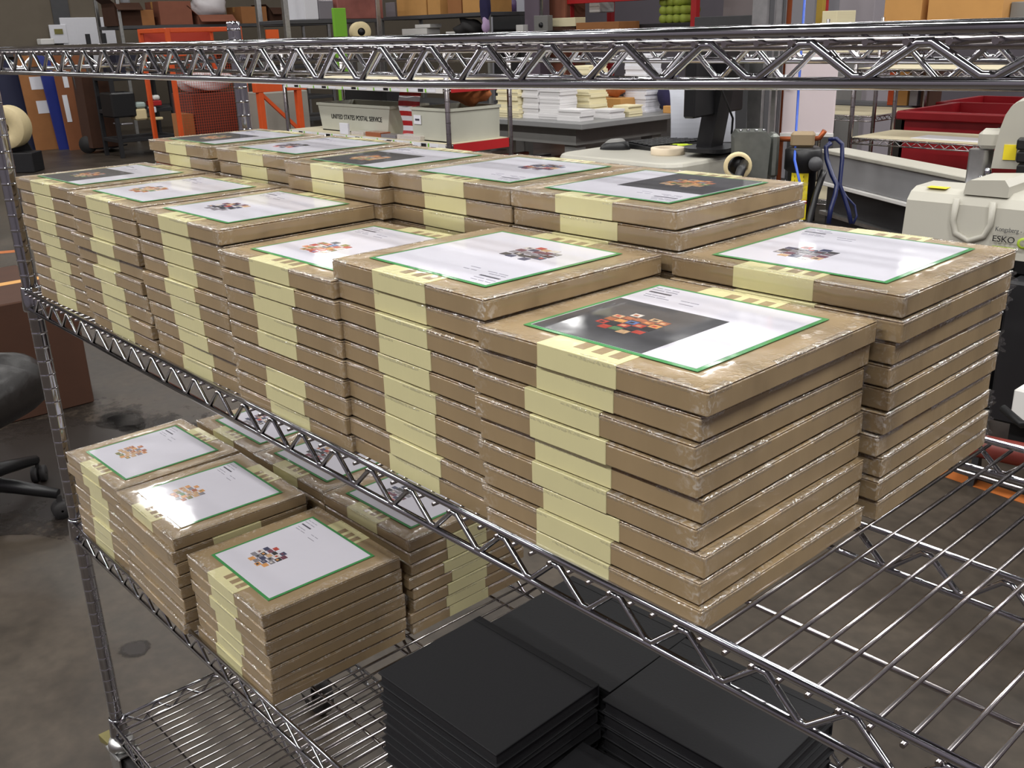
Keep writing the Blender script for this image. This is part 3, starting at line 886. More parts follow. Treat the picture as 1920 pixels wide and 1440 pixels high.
def postal_tub(label, x0, x1, y0, y1, z0, h, m, text=None, flare=0.03, group=None, thick=0.006):
    t = thing('postal_tub', label, 'tub', ((x0 + x1) / 2, (y0 + y1) / 2, z0), 0, group)
    w, d = (x1 - x0) / 2, (y1 - y0) / 2
    b = MB(); q = thick
    b.box(-w, w, -d, d, 0, q)
    b.prism([(-w, 0), (w, 0), (w + flare, h), (-w - flare, h)], -d, -d + q, 'Y')
    b.prism([(-w, 0), (w, 0), (w + flare, h), (-w - flare, h)], d - q, d, 'Y')
    for sg in (-1, 1): b.prism([(sg * w, 0), (sg * (w + flare), h), (sg * (w + flare) - sg * q, h), (sg * w - sg * q, q)], -d + q, d - q, 'Y')
    b.build('tub_body', m, t)
    r = MB()
    r.box(-w - flare - 0.006, w + flare + 0.006, -d - 0.005, -d + 0.001, h - 0.014, h); r.box(-w - flare - 0.006, w + flare + 0.006, d - 0.001, d + 0.005, h - 0.014, h)
    for sg in (-1, 1):
        xa, xb = sorted((sg * (w + flare), sg * (w + flare + 0.006))); r.box(xa, xb, -d, d, h - 0.014, h)
    r.build('rim', m, t)
    if text: lettering('lettering', text, 0.036, BLACKP, t, (0.03, -d - 0.0015, h * 0.52), (PI / 2, 0, 0), 0.94)
    return t
ZS = 0.9635
postal_tub('long grey flared postal letter tray lettered on its side', -4.78, -4.13, 2.42, 2.68, ZS, 0.155, TUB, 'UNITED STATES POSTAL SERVICE', 0.035)
postal_tub('white corrugated plastic tub with small white label at rack end', -3.83, -3.53, 2.37, 2.70, ZS, 0.165, WHITEP and TUB, None, 0.006)
o = MB().box(-0.03, 0.03, 0, 0.0012, 0, 0.045).box(-0.018, 0.018, -0.0006, 0, 0.017, 0.027, 0, 1).build('tub_label', [WHITEP, INK], None, (-3.785, 2.3655, 1.045))
tag(o, 'small white label stuck on the white corrugated tub', 'label')
def striped_sheet():
    m = MB(); n = 9
    for i in range(n):
        z0, z1 = 0.008 + 0.026 * i, 0.008 + 0.026 * (i + 1)
        f = lambda z, x: 0.012 * math.sin(z * 28) + 0.008 * math.sin(x * 30)
        for j in range(6):
            xa, xb = 0.19 * j / 6, 0.19 * (j + 1) / 6
            m.quad((xa, f(z0, xa), z0), (xb, f(z0, xb), z0), (xb, f(z1, xb), z1), (xa, f(z1, xa), z1), i % 2)
            m.quad((xa, f(z0, xa) + .002, z0), (xa, f(z1, xa) + .002, z1), (xb, f(z1, xb) + .002, z1), (xb, f(z0, xb) + .002, z0), i % 2)
    return m.build('striped_bag', [REDM, WHITEP], None, (-4.04, 2.45, ZS - 0.004))
tag(striped_sheet(), 'red and white striped bag standing between the two postal tubs', 'bag')
tag(MB().box(0, 0.085, 0, 0.012, 0, 0.060, 0.001).build('white_card', WHITEP, None, (-4.47, 2.335, ZS)), 'small white card standing before the grey postal tray', 'card')
for i, (dx, w_, col) in enumerate(((0.10, .12, 'pale'), (0.24, .14, 'rust'), (0.385, .13, 'grey'), (.53, .2, 'pale'))):
    tag(MB().box(0, w_, 0, 0.07, 0, 0.018 + .006 * (i % 2), 0.002).build('paper_pad', TILE[col], None, (-4.47 + dx, 2.342, ZS)),
        'flat %s pad of paper lying on the ticketed shelf edge' % ('white', 'rust red', 'grey', 'long white')[i], 'paper pad', 'paper pads on the ticketed shelf')
for i, h in enumerate((.030, .028, .026)):
    tag(MB().box(0, .11, 0, .14, 0, h, .002).build('paper_stack', WHITEP, None, (-4.24 + .004 * i, 2.695 - .16, ZS + .16 + sum((.030, .028, .026)[:i]) - .16)),
        'white paper block, %s of three behind the striped bag' % ('lowest', 'middle', 'topmost')[i], 'paper', 'white paper blocks behind the striped bag')
tag(MB().blob((0, 0, 0.055), (0.16, 0.07, 0.055), 5, amp=.35).build('brown_paper_bag', BROWNBAG, None, (-3.66, 2.60, ZS + .166)), 'crumpled brown bag lying on the white corrugated tub', 'bag')
tag(MB().box(-.22, .22, 0, .26, 0, 1.2, .02).box(-.235, .235, -.015, .275, 1.17, 1.22, .01).build('black_bin', BLACKP, None, (-4.98, 2.86, 0)), 'tall black bin standing behind the wire rack with tubs', 'bin')
yb = thing('yellow_tub', 'low black tub holding a yellow bag beneath the ticketed rack', 'tub', (-3.74, 2.52, 0.43))
MB().box(-.2, .2, -.14, .14, 0, .20, .01).build('tub_body', BLACKP, yb); MB().blob((0, 0, .22), (.17, .12, .07), 3, amp=.4).build('yellow_bag', mat('yellow_bag', srgb(196, 150, 30), .5, noise=.2, nscale=8), yb)

# ------------------------------------------------------------------ grey work table with paper stacks
tb = thing('work_table', 'heavy grey steel work table covered with stacks of paper', 'table', (-4.21, 3.98, 0))
MB().box(-1.75, .05, 0, 1.16, 0.862, 0.90, 0.004).build('tabletop', TABLE, tb)
a = MB(); a.box(-1.65, -0.10, 0.10, 0.125, 0.745, 0.862); a.box(-1.65, -0.10, 1.035, 1.06, 0.745, 0.862); a.box(-0.125, -0.10, 0.125, 1.035, 0.745, 0.862); a.box(-1.65, -1.625, 0.125, 1.035, 0.745, 0.862)
a.build('apron', GREYM, tb)
for x in (-1.60, -0.24):
    for y in (0.13, 0.93): MB().box(x, x + 0.11, y, y + 0.10, 0, 0.80, 0.004).build('leg', GREYM, tb)
MB().box(-1.5, -0.2, 0.2, 0.95, 0.28, 0.31, 0.003).build('lower_shelf', GREYD, tb)
def paper_pile(label, x, y, w, d, h, m, seed, z=0.9, group='paper stacks on the grey table'):
    rnd = random.Random(seed); mb = MB(); zz = 0; 
    while zz < h:
        hh = rnd.uniform(.012, .03); dx, dy = rnd.uniform(-.008, .008), rnd.uniform(-.008, .008)
        mb.box(-w / 2 + dx, w / 2 + dx, -d / 2 + dy, d / 2 + dy, zz, min(zz + hh, h), .001); zz += hh
    o = mb.build('paper_stack', m, None, (x, y, z)); tag(o, label, 'paper stack', group)
paper_pile('low cream paper stack at the table end nearest the wire rack', -4.98, 4.16, .22, .16, .27, PAPERY, 1)
paper_pile('grey white paper stack next to the cream one near the rack', -4.785, 4.20, .16, .17, .23, PAPERW, 2)
paper_pile('squat grey paper stack in the middle of the table', -4.60, 4.20, .20, .17, .21, PAPERW, 3)
paper_pile('wide low grey paper stack at the middle table edge', -4.385, 4.16, .21, .14, .075, PAPERW, 4)
paper_pile('tall yellowish paper stack behind the middle of the table', -4.55, 4.46, .19, .18, .34, PAPERY, 5)
paper_pile('low white paper stack near the front table corner', -4.33, 4.42, .17, .15, .06, PAPERW, 6)
paper_pile('cream paper stack with yellow top sheet on the table corner', -4.305, 4.60, .15, .14, .075, PAPERY, 7)
paper_pile('tallest white paper stack at the far table end', -4.47, 4.95, .20, .17, .40, WHITEP, 8)
tag(MB().blob((0, 0, .06), (.10, .055, .06), 8, amp=.3).build('brown_paper_bag', BROWNBAG, None, (-4.62, 4.80, .90 + .105)), 'small crumpled brown bag on a tray on the grey table', 'bag')
tag(MB().box(-.15, .15, -.09, .09, 0, .105, .004).build('wooden_tray', CARD2, None, (-4.62, 4.80, .9)), 'tan wooden tray below the brown bag on the grey table', 'tray')
tag(MB().blob((0, 0, .12), (.10, .09, .13), 12, amp=.25).build('navy_cloth', PURPLE, None, (-4.255, 5.02, .905)), 'folded navy cloth heaped beside the tallest white paper stack', 'cloth')
tag(MB().box(-.10, .10, -.1, .1, 0, .05, .003).build('yellow_tray', CARD2, None, (-4.14, 5.00, .90)), 'tan tray with papers behind the black monitor', 'tray')
for i, (u, w_, c_) in enumerate(((.12, .10, 'pale'), (.42, .05, 'red'), (.62, .09, 'grey'), (.8, .06, 'rust'))):
    o = MB().box(-1.45 + u, -1.45 + u + w_, .25, .5, .31, .31 + .3, .004).build('binder', TILE[c_], None, (-4.21, 3.98, 0))
    tag(o, '%s binder standing on the lower shelf of the grey table' % ('pale', 'red', 'grey', 'rust brown')[i], 'binder', 'binders below the grey table')

# ------------------------------------------------------------------ cutting machine console with monitor
CX, CY = -2.12, 2.31
cs = thing('machine_console', 'rounded off-white machine console carrying mouse, tape roll and keyboard', 'console', (CX, CY, 0))
def rrect(w, d, r, n=6):
    p = []
    for (cx, cy, a0) in ((w / 2 - r, d / 2 - r, 0), (-w / 2 + r, d / 2 - r, PI / 2), (-w / 2 + r, -d / 2 + r, PI), (w / 2 - r, -d / 2 + r, 1.5 * PI)):
        for i in range(n + 1):
            a = a0 + PI / 2 * i / n; p.append((cx + r * math.cos(a), cy + r * math.sin(a)))
    return p
top = MB()
P0 = rrect(.60, .66, .08)
for (s0, z0, s1, z1) in ((1.0, .93, 1.0, 1.012), (1.0, 1.012, .985, 1.022), (.985, 1.022, .96, 1.026)):
    n = len(P0)
    top.add([(x * s0, y * s0, z0) for x, y in P0] + [(x * s1, y * s1, z1) for x, y in P0], [[i, (i + 1) % n, n + (i + 1) % n, n + i] for i in range(n)], 0, False)
top.add([(x * .96, y * .96, 1.026) for x, y in P0], [list(range(len(P0)))]); top.add([(x, y, .93) for x, y in P0], [list(range(len(P0)))[::-1]])
top.build('console_top', OFFW, cs)
MB().prism(rrect(.44, .48, .06), 0.05, .93, 'Z').build('pedestal', OFFW, cs)
MB().prism(rrect(.50, .54, .08), 0, .05, 'Z').build('foot', GREYD, cs)
ZC1 = 1.026
ms = thing('computer_mouse', 'grey and black computer mouse on the off-white console', 'mouse', (-2.305, 2.222, 1.026), 0.5)
mm = MB()
for nm, m_, s_, lo in (('mouse_body', BLACKP, 1.0, 0), ('top_shell', GREYM, .80, 1)):
    b = MB(); vs = []; fs = []; nr, ns = 8, 22
    for i in range(nr + 1):
        th = PI / 2 * i / nr
        for j in range(ns):
            a = 2 * PI * j / ns
            vs.append((.062 * s_ * math.cos(a) * math.cos(th) ** .6, .034 * s_ * math.sin(a) * math.cos(th) ** .6 * (1 + .08 * math.cos(2 * a)), (.038 if lo else .034) * math.sin(th) * (1 + .25 * math.cos(a) * math.cos(th)) + (.004 if lo else 0)))
    for i in range(nr):
        for j in range(ns):
            j2 = (j + 1) % ns; fs.append([i * ns + j, i * ns + j2, (i + 1) * ns + j2, (i + 1) * ns + j])
    b.add(vs, fs, 0, True); b.build(nm, m_, ms)
tr = MB().lathe([(.040, 0), (.0635, 0), (.0645, .002), (.0645, .023), (.0635, .025), (.040, .025), (.040, 0)], (0, 0, 0), 40).build('masking_tape_roll', TAPE, None, (-2.033, 2.216, 1.026))
tag(tr, 'roll of cream masking tape lying on the off-white console', 'tape')
kb = thing('keyboard', 'black computer keyboard lying along the back of the console', 'keyboard', (-2.207, 2.487, 1.026), PI / 2 - .12)
MB().prism([(-.085, 0), (.085, 0), (.085, .022), (-.085, .012)], -.22, .22, 'X').build('keyboard_body', BLACKP, kb)
k = MB()
for r_ in range(5):
    for c_ in range(15):
        k.box(-.205 + c_ * .0272, -.205 + c_ * .0272 + .023, -.07 + r_ * .028, -.07 + r_ * .028 + .023, .0135 + .0016 * r_, .0205 + .0016 * r_, .002)
k.build('keys', BLACKP, kb)
bk = MB().box(-.10, .10, -.09, .09, 0, .018, .002).build('black_tray', BLACKP, None, (-1.956, 2.389, 1.026))
tag(bk, 'black tray under the monitor stand on the console', 'tray')
hl = MB().lathe([(.0001, 0), (.0075, 0), (.0075, .085), (.005, .09), (.005, .105), (.0001, .105)], (0, 0, .0076), 12, 'Y').build('highlighter', mat('lime_plastic', srgb(206, 232, 40), .35), None, (-2.172, 2.375, 1.026))
hl.rotation_euler = (0, 0, -.9); tag(hl, 'lime yellow highlighter pen lying behind the masking tape', 'pen')
mo = thing('monitor', 'black monitor on a slanted stand seen from behind over the console', 'monitor', (-1.88, 2.295, 1.044), 1.75)
MB().box(-.21, .19, -.022, .022, .13, .40, .006).build('screen', BLACKP, mo)
MB().prism([(-.01, 0), (.05, 0), (-.005, .33), (-.065, .33)], -.05, .05, 'X').build('stand', BLACKP, mo)
MB().prism(rrect(.22, .17, .05), 0, .014, 'Z').build('stand_foot', BLACKP, mo)
MB().tube([(-.15, -.05, .30), (-.12, -.08, .22), (-.04, -.09, .12), (.02, -.06, .06)], .004, 8).build('cable', BLACKP, mo)
# a big sheet of paper curling up behind the console
ps = MB(); n = 16
prof = [(-.02 - .16 * (1 - math.cos(i / n * PI / 2)), .20 * math.sin(i / n * PI / 2)) for i in range(n + 1)]
for i in range(n):
    (a0, z0), (a1, z1) = prof[i], prof[i + 1]
    for dz in (0, .0012): ps.quad((-.13, a0, z0 + dz), (.13, a0, z0 + dz), (.13, a1, z1 + dz), (-.13, a1, z1 + dz))
p_ = ps.build('paper_sheet', mat('grey_white_paper', srgb(160, 162, 170), .8), None, (-2.13, 2.563, 1.03)); p_.rotation_euler = (0, 0, .75 + PI)
tag(p_, 'large curled white paper sheet leaning behind the monitor stand', 'paper')

# ------------------------------------------------------------------ service column: struts, junction box, pipes, panel, filter, hoses
GX, GY = -1.66, 2.50
def strut(label, x, y, w, z1, m=ZINC):
    o = MB().box(-w / 2, w / 2, -w / 2, w / 2, 0, z1, .002)
    o.box(w / 2 - .001, w / 2 + .0015, -w * .22, w * .22, 0, z1, 0, 1)
    o = o.build('strut_channel', [m, GREYD], None, (x, y, 0)); tag(o, label, 'strut', 'service struts behind the console')
strut('wide zinc strut channel beside the junction box', *(-1.783, 2.43), .062, 3.6)
strut('thin zinc strut between wide strut and copper pipe', *(-1.828, 2.595), .040, 3.6)
def pipe(name, label, cat, pts, r, m, group=None, seg=10):
    o = MB().tube([(p[0] - pts[0][0], p[1] - pts[0][1], p[2] - pts[0][2]) for p in pts], r, seg).build(name, m, None, pts[0]); tag(o, label, cat, group); return o
cp = (-1.828, 2.653, 0.9738)
pipe('copper_pipe', 'vertical copper pipe left of the white wall panel', 'pipe', [(cp[0], cp[1], 0), (cp[0], cp[1], 3.6)], .014, COPPER)
ZINCD = mat('cast_zinc', (0.22, 0.23, 0.21, 1), 0.5, 0.8, noise=0.15, nscale=30)
jb = thing('junction_box', 'grey cast metal junction box with plug on zinc strut', 'junction box', (-1.669, 2.218, 1.048), .72)
MB().prism([(-.055, -.075), (.055, -.085), (.062, .06), (.045, .085), (-.05, .085), (-.062, .065)], -.07, .05, 'Y').build('box_body', ZINCD, jb)
MB().box(.062, .095, -.05, .04, -.075, .075, .01).build('box_cover', ZINCD, jb)
MB().lathe([(.0001, -.13), (.034, -.13), (.034, -.07), (.04, -.065), (.04, -.05)], (-.045, 0, -.02), 20, 'Y').build('plug', BLACKP, jb)
MB().lathe([(.034, -.150), (.045, -.152), (.048, -.142), (.045, -.132), (.034, -.130)], (-.055, 0, -.02), 24, 'Y').build('plug_ring', ROLL, jb)
MB().tube([(-.035, -.148, -.01), (-.05, -.19, -.03), (-.07, -.20, -.10), (-.09, -.2, -.30)], .016, 10).build('cord', BLACKP, jb)
b = MB()
for i in range(4): b.lathe([(.0001, 0), (.006, 0), (.006, .006), (.0001, .007)], (-.04 + .026 * i, -.05, .086), 8)
b.build('bolts', CHROME, jb)
wp = thing('wall_panel', 'pale pinkish white flat panel box hung beside the copper pipe', 'panel', (-1.72, 2.666, 1.071), .46)
MB().box(-.095, .095, -.012, .03, 0, .30, .003).build('panel_face', mat('panel_white', srgb(226, 212, 214), .5), wp)
MB().box(-.099, .099, -.016, -.0115, -.002, .012, .001).build('bottom_lip', WHITE, wp)
MB().lathe([(.0001, -.03), (.010, -.03), (.010, -.012)], (-.07, 0, .19), 12, 'Y').build('knob', BRASS, wp)
fl = thing('air_filter', 'black compressed air filter bowl with yellow warning label', 'air filter', (-1.508, 2.304, 1.023), .5)
MB().lathe([(.0001, -.20), (.035, -.20), (.046, -.18), (.048, -.03), (.062, -.02), (.062, .045), (.05, .055), (.0001, .055)], (0, 0, 0), 24).build('filter_bowl', BLACKP, fl)
MB().box(-.045, .035, -.03, .03, .055, .105, .008).build('filter_head', mat('filter_tan', srgb(150, 130, 100), .6), fl)
MB().lathe([(.0001, -.085), (.022, -.085), (.024, -.06), (.0001, -.06)], (.045, 0, .005), 20, 'Y').build('gauge', GREYD, fl)
y_ = MB(); n = 10
for i in range(n):
    a0, a1 = -2.3 + 1.25 * i / n, -2.3 + 1.25 * (i + 1) / n
    for z0, z1, m_ in ((-.19, -.135, 0), (-.135, -.122, 2), (-.122, -.03, 0)):
        y_.quad((.049 * math.cos(a0), .049 * math.sin(a0), z0), (.049 * math.cos(a1), .049 * math.sin(a1), z0), (.049 * math.cos(a1), .049 * math.sin(a1), z1), (.049 * math.cos(a0), .049 * math.sin(a0), z1), m_)
for z0 in (-.045, -.06, -.085, -.10, -.15, -.165):
    a = -1.68; y_.add([(.0495 * math.cos(a + d), .0495 * math.sin(a + d), z0 + h) for d, h in ((-.35, 0), (.3, 0), (.3, .007), (-.35, .007))], [[0, 1, 2, 3]], 1)
y_.T = Matrix.Rotation(.75, 4, 'Z') if False else Matrix.Identity(4)
y_.build('warning_label', [YELLOW, BLACKP, REDM], fl)
br = MB().tube([(-.09, .0, .08), (.02, 0, .08), (.05, -.005, .085), (.065, -.01, .11)], .009, 10); br.build('brass_fitting', COPPER, fl)
h0 = (-1.599, 2.392, 1.256); h1 = (-1.555, 2.325, 1.1); h2 = (-1.474, 2.196, 1.046); h3 = (-1.431, 2.171, 0.9725)
pipe('blue_hose', 'bright blue air hose hanging straight before the white panel', 'hose', [(h0[0], h0[1], 1.9), h0, h1, h2, h3, (h3[0], h3[1], .75)], .0045, HOSEL)
def hose(label, pts, r, m=HOSE):
    pipe('blue_hose', label, 'hose', pts, r, m, 'dark blue air hoses on the filter')
hose('dark blue air hose bending over and dropping nearest the filter', [(-1.458, 2.393, 1.085), (-1.466, 2.377, 1.072), (-1.455, 2.369, 1.033), (-1.419, 2.35, 0.9834), (-1.395, 2.345, 0.9533), (-1.39, 2.332, 0.9206), (-1.389, 2.309, 0.8779), (-1.383, 2.289, 0.8263)], .0085)
hose('dark blue air hose looping down to the tied bundle', [(-1.486, 2.429, 1.091), (-1.459, 2.429, 1.096), (-1.441, 2.44, 1.078), (-1.428, 2.426, 1.026), (-1.414, 2.398, 0.9452), (-1.397, 2.398, 0.9115), (-1.372, 2.398, 0.8584), (-1.355, 2.393, 0.8143)], .0075)
hose('thin dark blue hose fanning out at the end of the bundle', [(-1.442, 2.443, 0.9392), (-1.412, 2.452, 0.8939), (-1.387, 2.465, 0.8665), (-1.373, 2.461, 0.8307), (-1.375, 2.445, 0.8044)], .004)
pipe('black_cable', 'black cable hanging from the filter down behind the boxes', 'cable', [(-1.43, 2.315, 1.001), (-1.43, 2.301, 0.9753), (-1.43, 2.274, 0.9241), (-1.425, 2.237, 0.8472), (-1.41, 2.199, 0.7443)], .011, BLACKP)

# ------------------------------------------------------------------ cutting machine with gantry
KX, KY = -0.80, 2.00
gb = thing('cutter_rail', 'long grey extruded beam of the cutting machine with white edges', 'machine rail', (-1.93, 3.16, 0), math.atan2(2.74 - 3.18, -1.14 + 1.94))
MB().box(0, 1.0, 0, .10, .825, .945, .004).build('beam_face', mat('anodised_grey', srgb(142, 142, 144), .45, noise=.04, nscale=8), gb)
MB().box(0, 1.0, -.012, .11, .945, .962, .003).build('upper_edge', OFFW, gb)
MB().box(0, 1.0, -.014, .01, .81, .825, .002).build('lower_edge', WHITE, gb)
MB().box(0, 1.0, .03, .3, .45, .81, .004).build('under_frame', BLACKM, gb)
MB().box(0, 1.0, .0, .03, .68, .695).box(0, 1.0, 0, .03, .58, .595).build('guide_rail', ZINC, gb)
for x in (.15, .8): MB().box(x, x + .1, .1, .28, 0, .45, .004).build('leg', BLACKM, gb)
gt = thing('cutter_carriage', 'white rounded gantry of the cutting machine with maker lettering', 'machine', (-0.8372, 1.718, 1.059), .05)
# local axes: x along the gantry, y away
pr_ = [(-.012, -.14), (.0, -.02), (.02, .0), (.05, .010), (.16, .010), (.20, 0), (.21, -.14)]
MB().prism(pr_, 0, 1.1, 'X').build('gantry_cover', OFFW, gt)
MB().box(.60, .78, .03, .17, -gt.location.z, -.14).build('gantry_leg', BLACKM, gt)
u = MB().tube([(.128, -.004, -.005), (.126, -.006, -.060), (.137, -.010, -.090), (.172, -.012, -.106), (.207, -.010, -.090), (.218, -.006, -.060), (.216, -.004, -.005)], .008, 10)
u.build('moulded_loop', OFFW, gt)
MB().prism([(.135, .004), (.242, .004), (.242, .030), (.230, .046), (.148, .040), (.139, .034)], .015, .17, 'Y').build('hood', OFFW, gt)
MB().box(.035, .085, .03, .06, .0105, .0115).build('yellow_sticker', YELLOW, gt)
lettering('lettering', 'Kongsberg - iC', .0155, GREYD, gt, (.272, -.0145, -.068), (PI / 2 - .06, 0, 0), .82)
lettering('lettering', 'ESKO', .021, BLACKP, gt, (.256, -.0160, -.092), (PI / 2 - .06, 0, 0), 1.05)
g = MB().lathe([(.008, -.0005), (.014, -.0005), (.014, .0005), (.008, .0005), (.008, -.0005)], (.302, -.0158, -.096), 24, 'Y')
g.box(.233, .288, -.0188, -.0180, -.113, -.109).build('maker_emblem', mat('lime_print', srgb(168, 196, 60), .5), gt)
tw = thing('tool_tower', 'tall white rounded tool head of the cutting machine with yellow sticker', 'machine', (-0.7677, 2.136, 1.102), .30)
hp = [(-.030, -.02), (.20, -.02), (.20, .165), (.035, .165), (.016, .160), (0, .148), (-.012, .125), (-.020, .09), (-.027, .03)]
MB().prism(hp, -.03, .12, 'Y').build('tower_cover', OFFW, tw)
MB().box(-.075, -.012, -.01, .08, .03, .080, .01).build('side_cover', OFFW, tw)
MB().box(-.004, .028, -.034, -.030, .005, .046).build('yellow_sticker', YELLOW, tw)
cc = MB()
for i in range(6): cc.box(.050 - .004 * i, .13 - .004 * i, -.10, -.045, -.13 + .034 * i, -.13 + .034 * i + .029, .004)
cc.build('cable_chain', BLACKP, tw)
tc_ = MB().prism(rrect(.058, .05, .012), 0, .10, 'Z').build('head_motor', ZINC, None, (-0.8473, 2.165, 1.025)); tag(tc_, 'grey rectangular motor casing beside the white tool head', 'motor')
for i, dx in enumerate((0, .016, .030)):
    a = (-0.8662, 2.194, 1.118)
    pipe('head_cable', '%s black cable arching from the motor casing to the tool head' % ('lowest', 'middle', 'highest')[i], 'cable', [(a[0] + dx * .3, a[1] + dx * .3, a[2] - .005), (a[0] + .005 + dx, a[1] + dx, a[2] + .03 + dx), (a[0] + .03 + dx, a[1] + .03 + dx, a[2] + .035 + dx), (a[0] + .045 + dx * 1.2, a[1] + .045 + dx * 1.2, a[2] + .005)], .0035, BLACKP, 'cables on the motor casing')
for i, (u_, v_) in enumerate(((1851, 330), (1838, 345))):
    a = ((-0.7782, 2.057, 1.066), (-0.786, 2.037, 1.046))[i]
    o = MB().lathe([(.0001, -.03), (.010, -.03), (.010, .015), (.006, .022), (.0001, .022)], (0, 0, 0), 12).build('tool_holder', CHROME, None, a); tag(o, 'small chrome tool holder, %s of two beside the motor casing' % ('taller', 'shorter')[i], 'tool holder', 'chrome tool holders')
sh = MB().box(-.07, .07, -.06, .06, 0, .0015).build('paper_sheet', WHITEP, None, (-0.9015, 2.1, 1.017)); sh.rotation_euler = (0, 0, .3); tag(sh, 'white paper sheet lying on the cutter bed behind the gantry', 'paper')
# dark body under the gantry
bd = thing('cutting_machine_base', 'black lower body of the cutting machine behind the shelving cart', 'machine', (-0.93, 2.72, 0), .05)
MB().box(0, 2.2, 0, .55, .10, .62, .01).build('body_shell', BLACKM, bd)
MB().box(-.02, 2.22, .1, .56, .62, .70, .006).build('cutting_bed', BLACKP, bd)
for x in (.05, 2.0): MB().box(x, x + .12, .1, .3, 0, .1, .004).build('foot', RUBBER, bd)
wb = MB().box(0, .2, 0, .12, 0, .085, .004).build('power_box', WHITE, None, (-0.5445, 1.835, 0.4687)); tag(wb, 'small white power box low beside the black cutter body', 'power box')
a = (-0.5495, 1.789, 0.5111); c = (-0.4235, 1.731, 0.5257)
pipe('black_cable', 'thick black cable crossing in front of the white power box', 'cable', [a, ((a[0] + c[0]) / 2, (a[1] + c[1]) / 2, a[2] - .02), c], .011, BLACKP)
a = (-0.8822, 2.387, 0.13); c = (-0.5789, 2.438, 0.13)
rr = thing('floor_roller', 'red-brown roller lying low behind the back of the shelf', 'roller', a, math.atan2(c[1] - a[1], c[0] - a[0]))
MB().lathe([(.0001, 0), (.040, 0), (.040, .20), (.0385, .204), (.040, .208), (.040, .55), (.0001, .55)], (0, 0, 0), 20, 'X').build('roller_tube', ROLLER, rr)
for x in (.05, .5): MB().prism([(-.05, -.13), (.05, -.13), (.02, -.03), (-.02, -.03)], x, x + .02, 'X').build('bracket', BLACKM, rr)
# ------------------------------------------------------------------ far side of the workshop
def slab_x(name, label, cat, x, ext, depth, m, group=None, b=.004):
    """box whose face stands in the plane x and spans ext = (y0, y1, z0, z1)"""
    y0, y1, z0, z1 = ext
    o = MB().box(-depth, 0, -(y1 - y0) / 2, (y1 - y0) / 2, 0, z1 - z0, b).build(name, m, None, (x, (y0 + y1) / 2, z0))
    return tag(o, label, cat, group)
def slab_y(name, label, cat, y, ext, depth, m, group=None, b=.004):
    x0, x1, z0, z1 = ext
    o = MB().box(-(x1 - x0) / 2, (x1 - x0) / 2, 0, depth, 0, z1 - z0, b).build(name, m, None, ((x0 + x1) / 2, y, z0))
    return tag(o, label, cat, group)
def carton_x(label, x, ext, depth, m, flaps=False, group='cartons on the far steel shelving', tape=True):
    y0, y1, z0, z1 = ext
    return open_carton('cardboard_box', label, x - depth, x, y0, y1, z0, z1, m, flaps, tape, 0, group)
def carton_y(label, y, ext, depth, m, flaps=False, group='tan cartons on the long dark rack', tape=True):
    x0, x1, z0, z1 = ext
    return open_carton('cardboard_box', label, x0, x1, y, y + depth, z0, z1, m, flaps, tape, 0, group)
def steel_rack_x(label, x, y0, y1, depth, levels, ztop, m, pm=None, group=None, pw=.05):
    t = thing('steel_rack', label, 'rack', (x - depth / 2, (y0 + y1) / 2, 0), 0, group)
    w = (y1 - y0) / 2
    for sx in (-depth / 2, depth / 2 - pw):
        for sy in (-w, w - pw): MB().box(sx, sx + pw, sy, sy + pw, 0, ztop, .003).build('post', pm or m, t)
    for z in levels:
        MB().box(-depth / 2 + .004, depth / 2 - .004, -w + .004, w - .004, z - .05, z, .004).build('shelf', m, t)
    return t
def steel_rack_y(label, y, x0, x1, depth, levels, ztop, m, pm=None, group=None, pw=.05):
    t = thing('steel_rack', label, 'rack', ((x0 + x1) / 2, y + depth / 2, 0), 0, group)
    w = (x1 - x0) / 2
    for sy in (-depth / 2, depth / 2 - pw):
        for sx in (-w, w - pw): MB().box(sx, sx + pw, sy, sy + pw, 0, ztop, .003).build('post', pm or m, t)
    for z in levels:
        MB().box(-w + .004, w - .004, -depth / 2 + .004, depth / 2 - .004, z - .05, z, .004).build('shelf', m, t)
    return t

# left: wall things
slab_x('white_board', 'large white board leaning on the far olive wall', 'board', -17.56, (5.463, 6.364, 1.178, 1.895), .03, WHITEP)
fr = slab_x('framed_notice', 'white framed notice with a pale picture beside the white board', 'frame', -17.55, (5.271, 5.541, 1.491, 1.787), .04, WHITEP)
e_ = (5.364, 5.5, 1.639, 1.72)
MB().box(0, .006, -(e_[1] - e_[0]) / 2, (e_[1] - e_[0]) / 2, 0, e_[3] - e_[2]).build('picture', TILE['olive'], fr, (0.004, 0, e_[2] - fr.location.z))
slab_x('white_box', 'small white box on the ledge below the framed notice', 'box', -17.3, (5.016, 5.227, 1.479, 1.572), .2, WHITE, b=.01)
slab_x('wall_ledge', 'long dark ledge standing along the far olive wall', 'ledge', -17.2, (3.847, 5.388, 1.308, 1.467), .38, GREYD)
slab_x('wall_seam', 'x', 'seam', -17.58, (5.372, 5.653, 1.079, 2.501), .02, GREYD)
o = bpy.data.objects['wall_seam']; o.name = 'trim_1'; del o['label']; del o['category']; struct(o)
